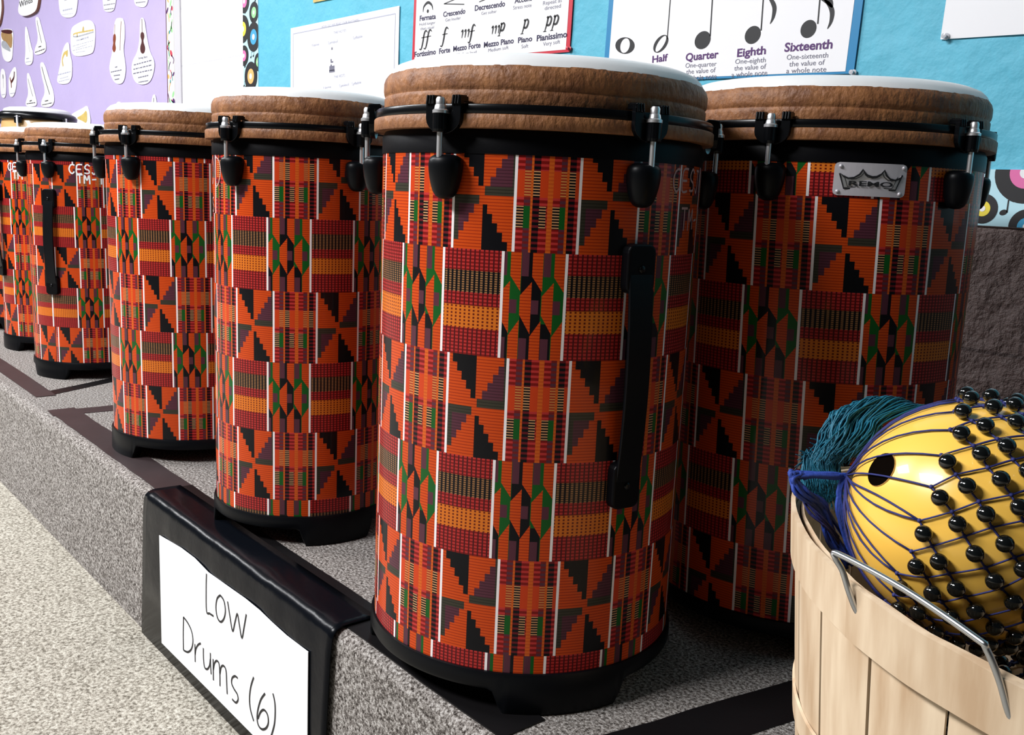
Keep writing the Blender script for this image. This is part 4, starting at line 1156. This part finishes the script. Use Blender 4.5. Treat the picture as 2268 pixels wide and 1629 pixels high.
# ------------------------------------------------------------------ shekere gourds
def orient(axis):
    z = Vector(axis).normalized(); x = Vector((0, 0, 1)).cross(z).normalized(); y = z.cross(x)
    m_ = Matrix.Identity(3); m_.col[0] = x; m_.col[1] = y; m_.col[2] = z
    return m_
bead_mesh = None
def shekere(center, R, axis, label, spin, mgourd, first, net_rows, detail=True):
    global bead_mesh
    Mx = orient(axis); cen = Vector(center)
    S = empty('beaded_gourd_shaker', center); tag(S, label, 'shaker', 'beaded gourd shakers in the basket')
    pt = lambda al, be, k=1.0: Mx @ Vector((math.sin(al) * math.cos(be), math.sin(al) * math.sin(be), math.cos(al))) * (R * k)
    mb = MB(); mb.sphere((0, 0, 0), R, 56, 40, mat=Mx)
    g = mb.build('gourd', mgourd, S, smooth=True)
    NC = 22; rows = net_rows; al0 = math.radians(66); da = math.radians(9.6)
    knots = {}
    for k in range(rows + 1):
        for i in range(NC):
            be = spin + 2 * PI * (i + .5 * (k % 2)) / NC + .018 * math.sin(i * 7 + k)
            knots[k, i] = (al0 + k * da + math.radians(1.6) * math.sin(i * 3.1 + k * 1.7), be)
    mb = MB()
    apex = Mx @ Vector((0, 0, R * 1.06))
    for i in range(NC):
        al, be = knots[0, i]
        for sft in ((-.03, .03) if i % 5 == 0 else (0,)):
            pts = [apex]
            for q in range(1, 8):
                t = q / 7; aa = math.radians(9) + (al - math.radians(9)) * t
                pts.append(pt(aa, be + sft * math.sin(PI * t) * 2 , 1.03 - .015 * t))
            mb.tube(pts, .00062, 5)
    edges = []
    for k in range(rows):
        for i in range(NC):
            j1 = i if k % 2 == 0 else (i + 1) % NC
            j2 = (i - 1) % NC if k % 2 == 0 else i
            for j in (j1, j2):
                a_, b_ = knots[k, i], knots[k + 1, j]
                d = (b_[1] - a_[1] + PI) % (2 * PI) - PI
                mb.tube([pt(a_[0] + (b_[0] - a_[0]) * t, a_[1] + d * t, 1.02) for t in (0, .33, .67, 1)], .00065, 4, caps=False)
                if j == j2: edges.append(((a_[0] + b_[0]) / 2, a_[1] + d / 2))
    for (k, i), (al, be) in knots.items():
        mb.sphere(pt(al, be, 1.02), .0014, 6, 5)
    mb.build('net', CORD, S, smooth=True)
    beads = []
    for al, be in edges:
        p = pt(al, be, 1.0) ; nrm = p.normalized(); c = p + nrm * .0046
        vis = nrm.dot((CC - (cen + c)).normalized())
        px = proj(cen + c)
        beads.append((vis if (px[0] < IW + 20 and px[1] < IH) else vis - 2, c, nrm))
    beads.sort(key=lambda q: -q[0])
    if bead_mesh is None:
        q = MB(); q.sphere((0, 0, 0), .0050, 18, 12, scale=(1, 1, .88)); ob = q.build('bead', BEADM, smooth=True); bead_mesh = ob
        proto_free = True
    else: proto_free = False
    for vis, c, nrm in beads[:98 if detail else 0]:
        if proto_free: o = bead_mesh; o.parent = S; proto_free = False
        else: o = dup(bead_mesh, S)
        o.location = c; o.rotation_euler = nrm.to_track_quat('Z', 'Y').to_euler()
    rest = beads[98 if detail else 0:]
    if rest:
        q = MB()
        for vis, c, nrm in rest: q.sphere(c, .0052, 8, 6)
        r_ = q.build('bead_strings', BEADM, S, smooth=True); r_['kind'] = 'stuff'
    return S, Mx, pt, g
GC = at_depth(2154, 1150, .590); GR = 268 / FPX * .590 * .98
gv = (CC - GC).normalized(); gr_ = (CR - gv * CR.dot(gv)).normalized(); gu = gv.cross(gr_)
axw = gr_ * -.93 + gu * .36 + gv * .08
S1, MX1, PT1, g1 = shekere(GC, GR, axw, 'yellow gourd shaker netted with black beads and a blue tassel, on top in the basket', .12, GOURD, True, 8)
S2, MX2, PT2, g2 = shekere((-.165, .640, .108), .080, (.5, .4, .5), 'ochre gourd shaker with black beads buried under the yellow one in the basket', .4, GOURDD, False, 9, detail=False)
# sound hole near the neck: surface disc, the shade inside painted black
hp = at_depth(1951, 1040, .5)
dirh = (hp - CC).normalized(); oc = CC - GC; bq = oc.dot(dirh); disc_ = bq * bq - (oc.dot(oc) - GR * GR)
HP = CC + dirh * (-bq - math.sqrt(max(0, disc_))) - GC
mb = MB(); nz = HP.normalized(); Mh = orient(nz); n = 28; vs = []; fs = []
for k, (rr, dd) in enumerate(((.0112, .0001), (.0109, .0007), (.0103, .0008), (.0099, .0003), (.004, .0003))):
    for i in range(n):
        a = 2 * PI * i / n; vs.append(nz * (math.sqrt(GR * GR - rr * rr) + dd) + Mh @ Vector((rr * math.cos(a), rr * math.sin(a), 0)))
for k in range(4):
    for i in range(n): fs.append((k * n + i, k * n + (i + 1) % n, (k + 1) * n + (i + 1) % n, (k + 1) * n + i))
fs.append([4 * n + i for i in range(n)]); mb.add(vs, fs)
mb.m = [0 if k < n else 1 for k in range(len(mb.f))]
mb.build('painted_sound_hole', [GOURDD, HOLE_SHADE], S1, smooth=True)
# blue neck cord, knot and falling cord bundle
off = -GC
def P_(x, y, t): return at_depth(x, y, t) + off
apex = MX1 @ Vector((0, 0, GR * 1.06))
ax_d = proj(apex + GC)[2]
mb = MB()
rn = random.Random(9)
for k in range(9):
    j = lambda s: Vector((rn.uniform(-s, s), rn.uniform(-s, s), rn.uniform(-s, s)))
    mb.tube(spline([apex + j(.001), P_(1845, 1052, ax_d) + j(.0018), P_(1800, 1052, ax_d) + j(.0016), P_(1768, 1054, ax_d) + j(.0022)], 5), .0016, 6)
for k in range(16):
    mb.tube(spline([P_(1768, 1052, ax_d) + j(.002), P_(1756 + rn.uniform(-8, 8), 1052 + rn.uniform(-8, 14), ax_d + rn.uniform(-.006, .006)), P_(1772 + rn.uniform(-10, 16), 1085 + rn.uniform(-6, 16), ax_d + rn.uniform(-.005, .006)), P_(1808 + rn.uniform(-6, 24), 1124 + rn.uniform(-6, 14), ax_d + .004), P_(1840 + rn.uniform(-12, 24), 1185 + rn.uniform(-15, 20), ax_d + .012), P_(1890 + rn.uniform(-15, 20), 1245 + rn.uniform(-10, 15), ax_d + .014)], 5), .0014, 5)
for k in range(10):
    mb.tube(spline([apex + j(.001), P_(1856 + rn.uniform(-5, 7), 1090, ax_d), P_(1862 + rn.uniform(-8, 8), 1140, ax_d - .001), P_(1880 + rn.uniform(-8, 8), 1200, ax_d), P_(1915 + rn.uniform(-8, 8), 1265, ax_d + .002)], 5), .0013, 5)
mb.build('neck_cord', CORDB, S1, smooth=True)
def yarn(mb, pts, r):
    q = spline(pts, 4); n = len(q) - 1
    mb.tube(q, [r * (.35 + .65 * min(1, 3 * i / n, 3 * (n - i) / n)) for i in range(n + 1)], 4)
# teal yarn tassel: strands fan up and back over the gourd's shoulder, some hang below the cord
mb = MB()
td = ax_d + .035
for k in range(430):
    t = k / 429
    ex = 1868 + 185 * (t ** .9) + rn.uniform(-10, 8); ey = 900 - 32 * math.sin(PI * min(1, t * 1.15) * .85) + rn.uniform(-3, 8)
    bx = 1792 + 75 * rn.random() + 40 * t; by = 1035 - 30 * rn.random() - 45 * t * rn.random()
    mx_ = (ex + bx) / 2 - 14 + rn.uniform(-9, 9); my_ = (ey + by) / 2 - 15 * t + rn.uniform(-9, 9)
    dd = td + rn.uniform(-.012, .014)
    yarn(mb, [P_(bx, by, dd - .01), P_(mx_ - (mx_ - bx) * .3, my_ + (by - my_) * .45, dd - .006), P_(mx_, my_, dd), P_(ex - 18 + rn.uniform(-6, 6), ey + 14, dd + .004), P_(ex + 14, ey + 22, dd + .012)], .00058)
for k in range(260):
    bx = 1795 + rn.uniform(-12, 60); by = 1035 + rn.uniform(-40, 10)
    yarn(mb, [P_(bx, by, td), P_(bx + rn.uniform(-14, 14), by + 30, td - .004), P_(bx + 10 + rn.uniform(-16, 18), by + 70 + rn.uniform(0, 25), td - .008)], .0005)
for k in range(60):
    bx = 1790 + rn.uniform(-10, 90); by = 1010 - (bx - 1790) * .9 + rn.uniform(-8, 8)
    yarn(mb, [P_(bx + 20, by + 20, td), P_(bx, by, td), P_(bx - 14 + rn.uniform(-10, 6), by + 4 + rn.uniform(-14, 16), td - .004)], .0005)
mb.build('tassel', TASSEL, S1, smooth=True)
# a few stray net threads over the rim
mb = MB()
for k in range(5):
    mb.tube(spline([P_(1768 + k * 4, 1092 + k * 5, ax_d), P_(1792 + rn.uniform(-4, 8), 1118 + k * 5, ax_d - .002), P_(1822 + rn.uniform(-5, 12), 1150 + k * 5, ax_d - .002), P_(1858, 1190 + k * 4, ax_d + .008)], 5), .0007, 4)
mb.build('stray_threads', CORD, S1, smooth=True)
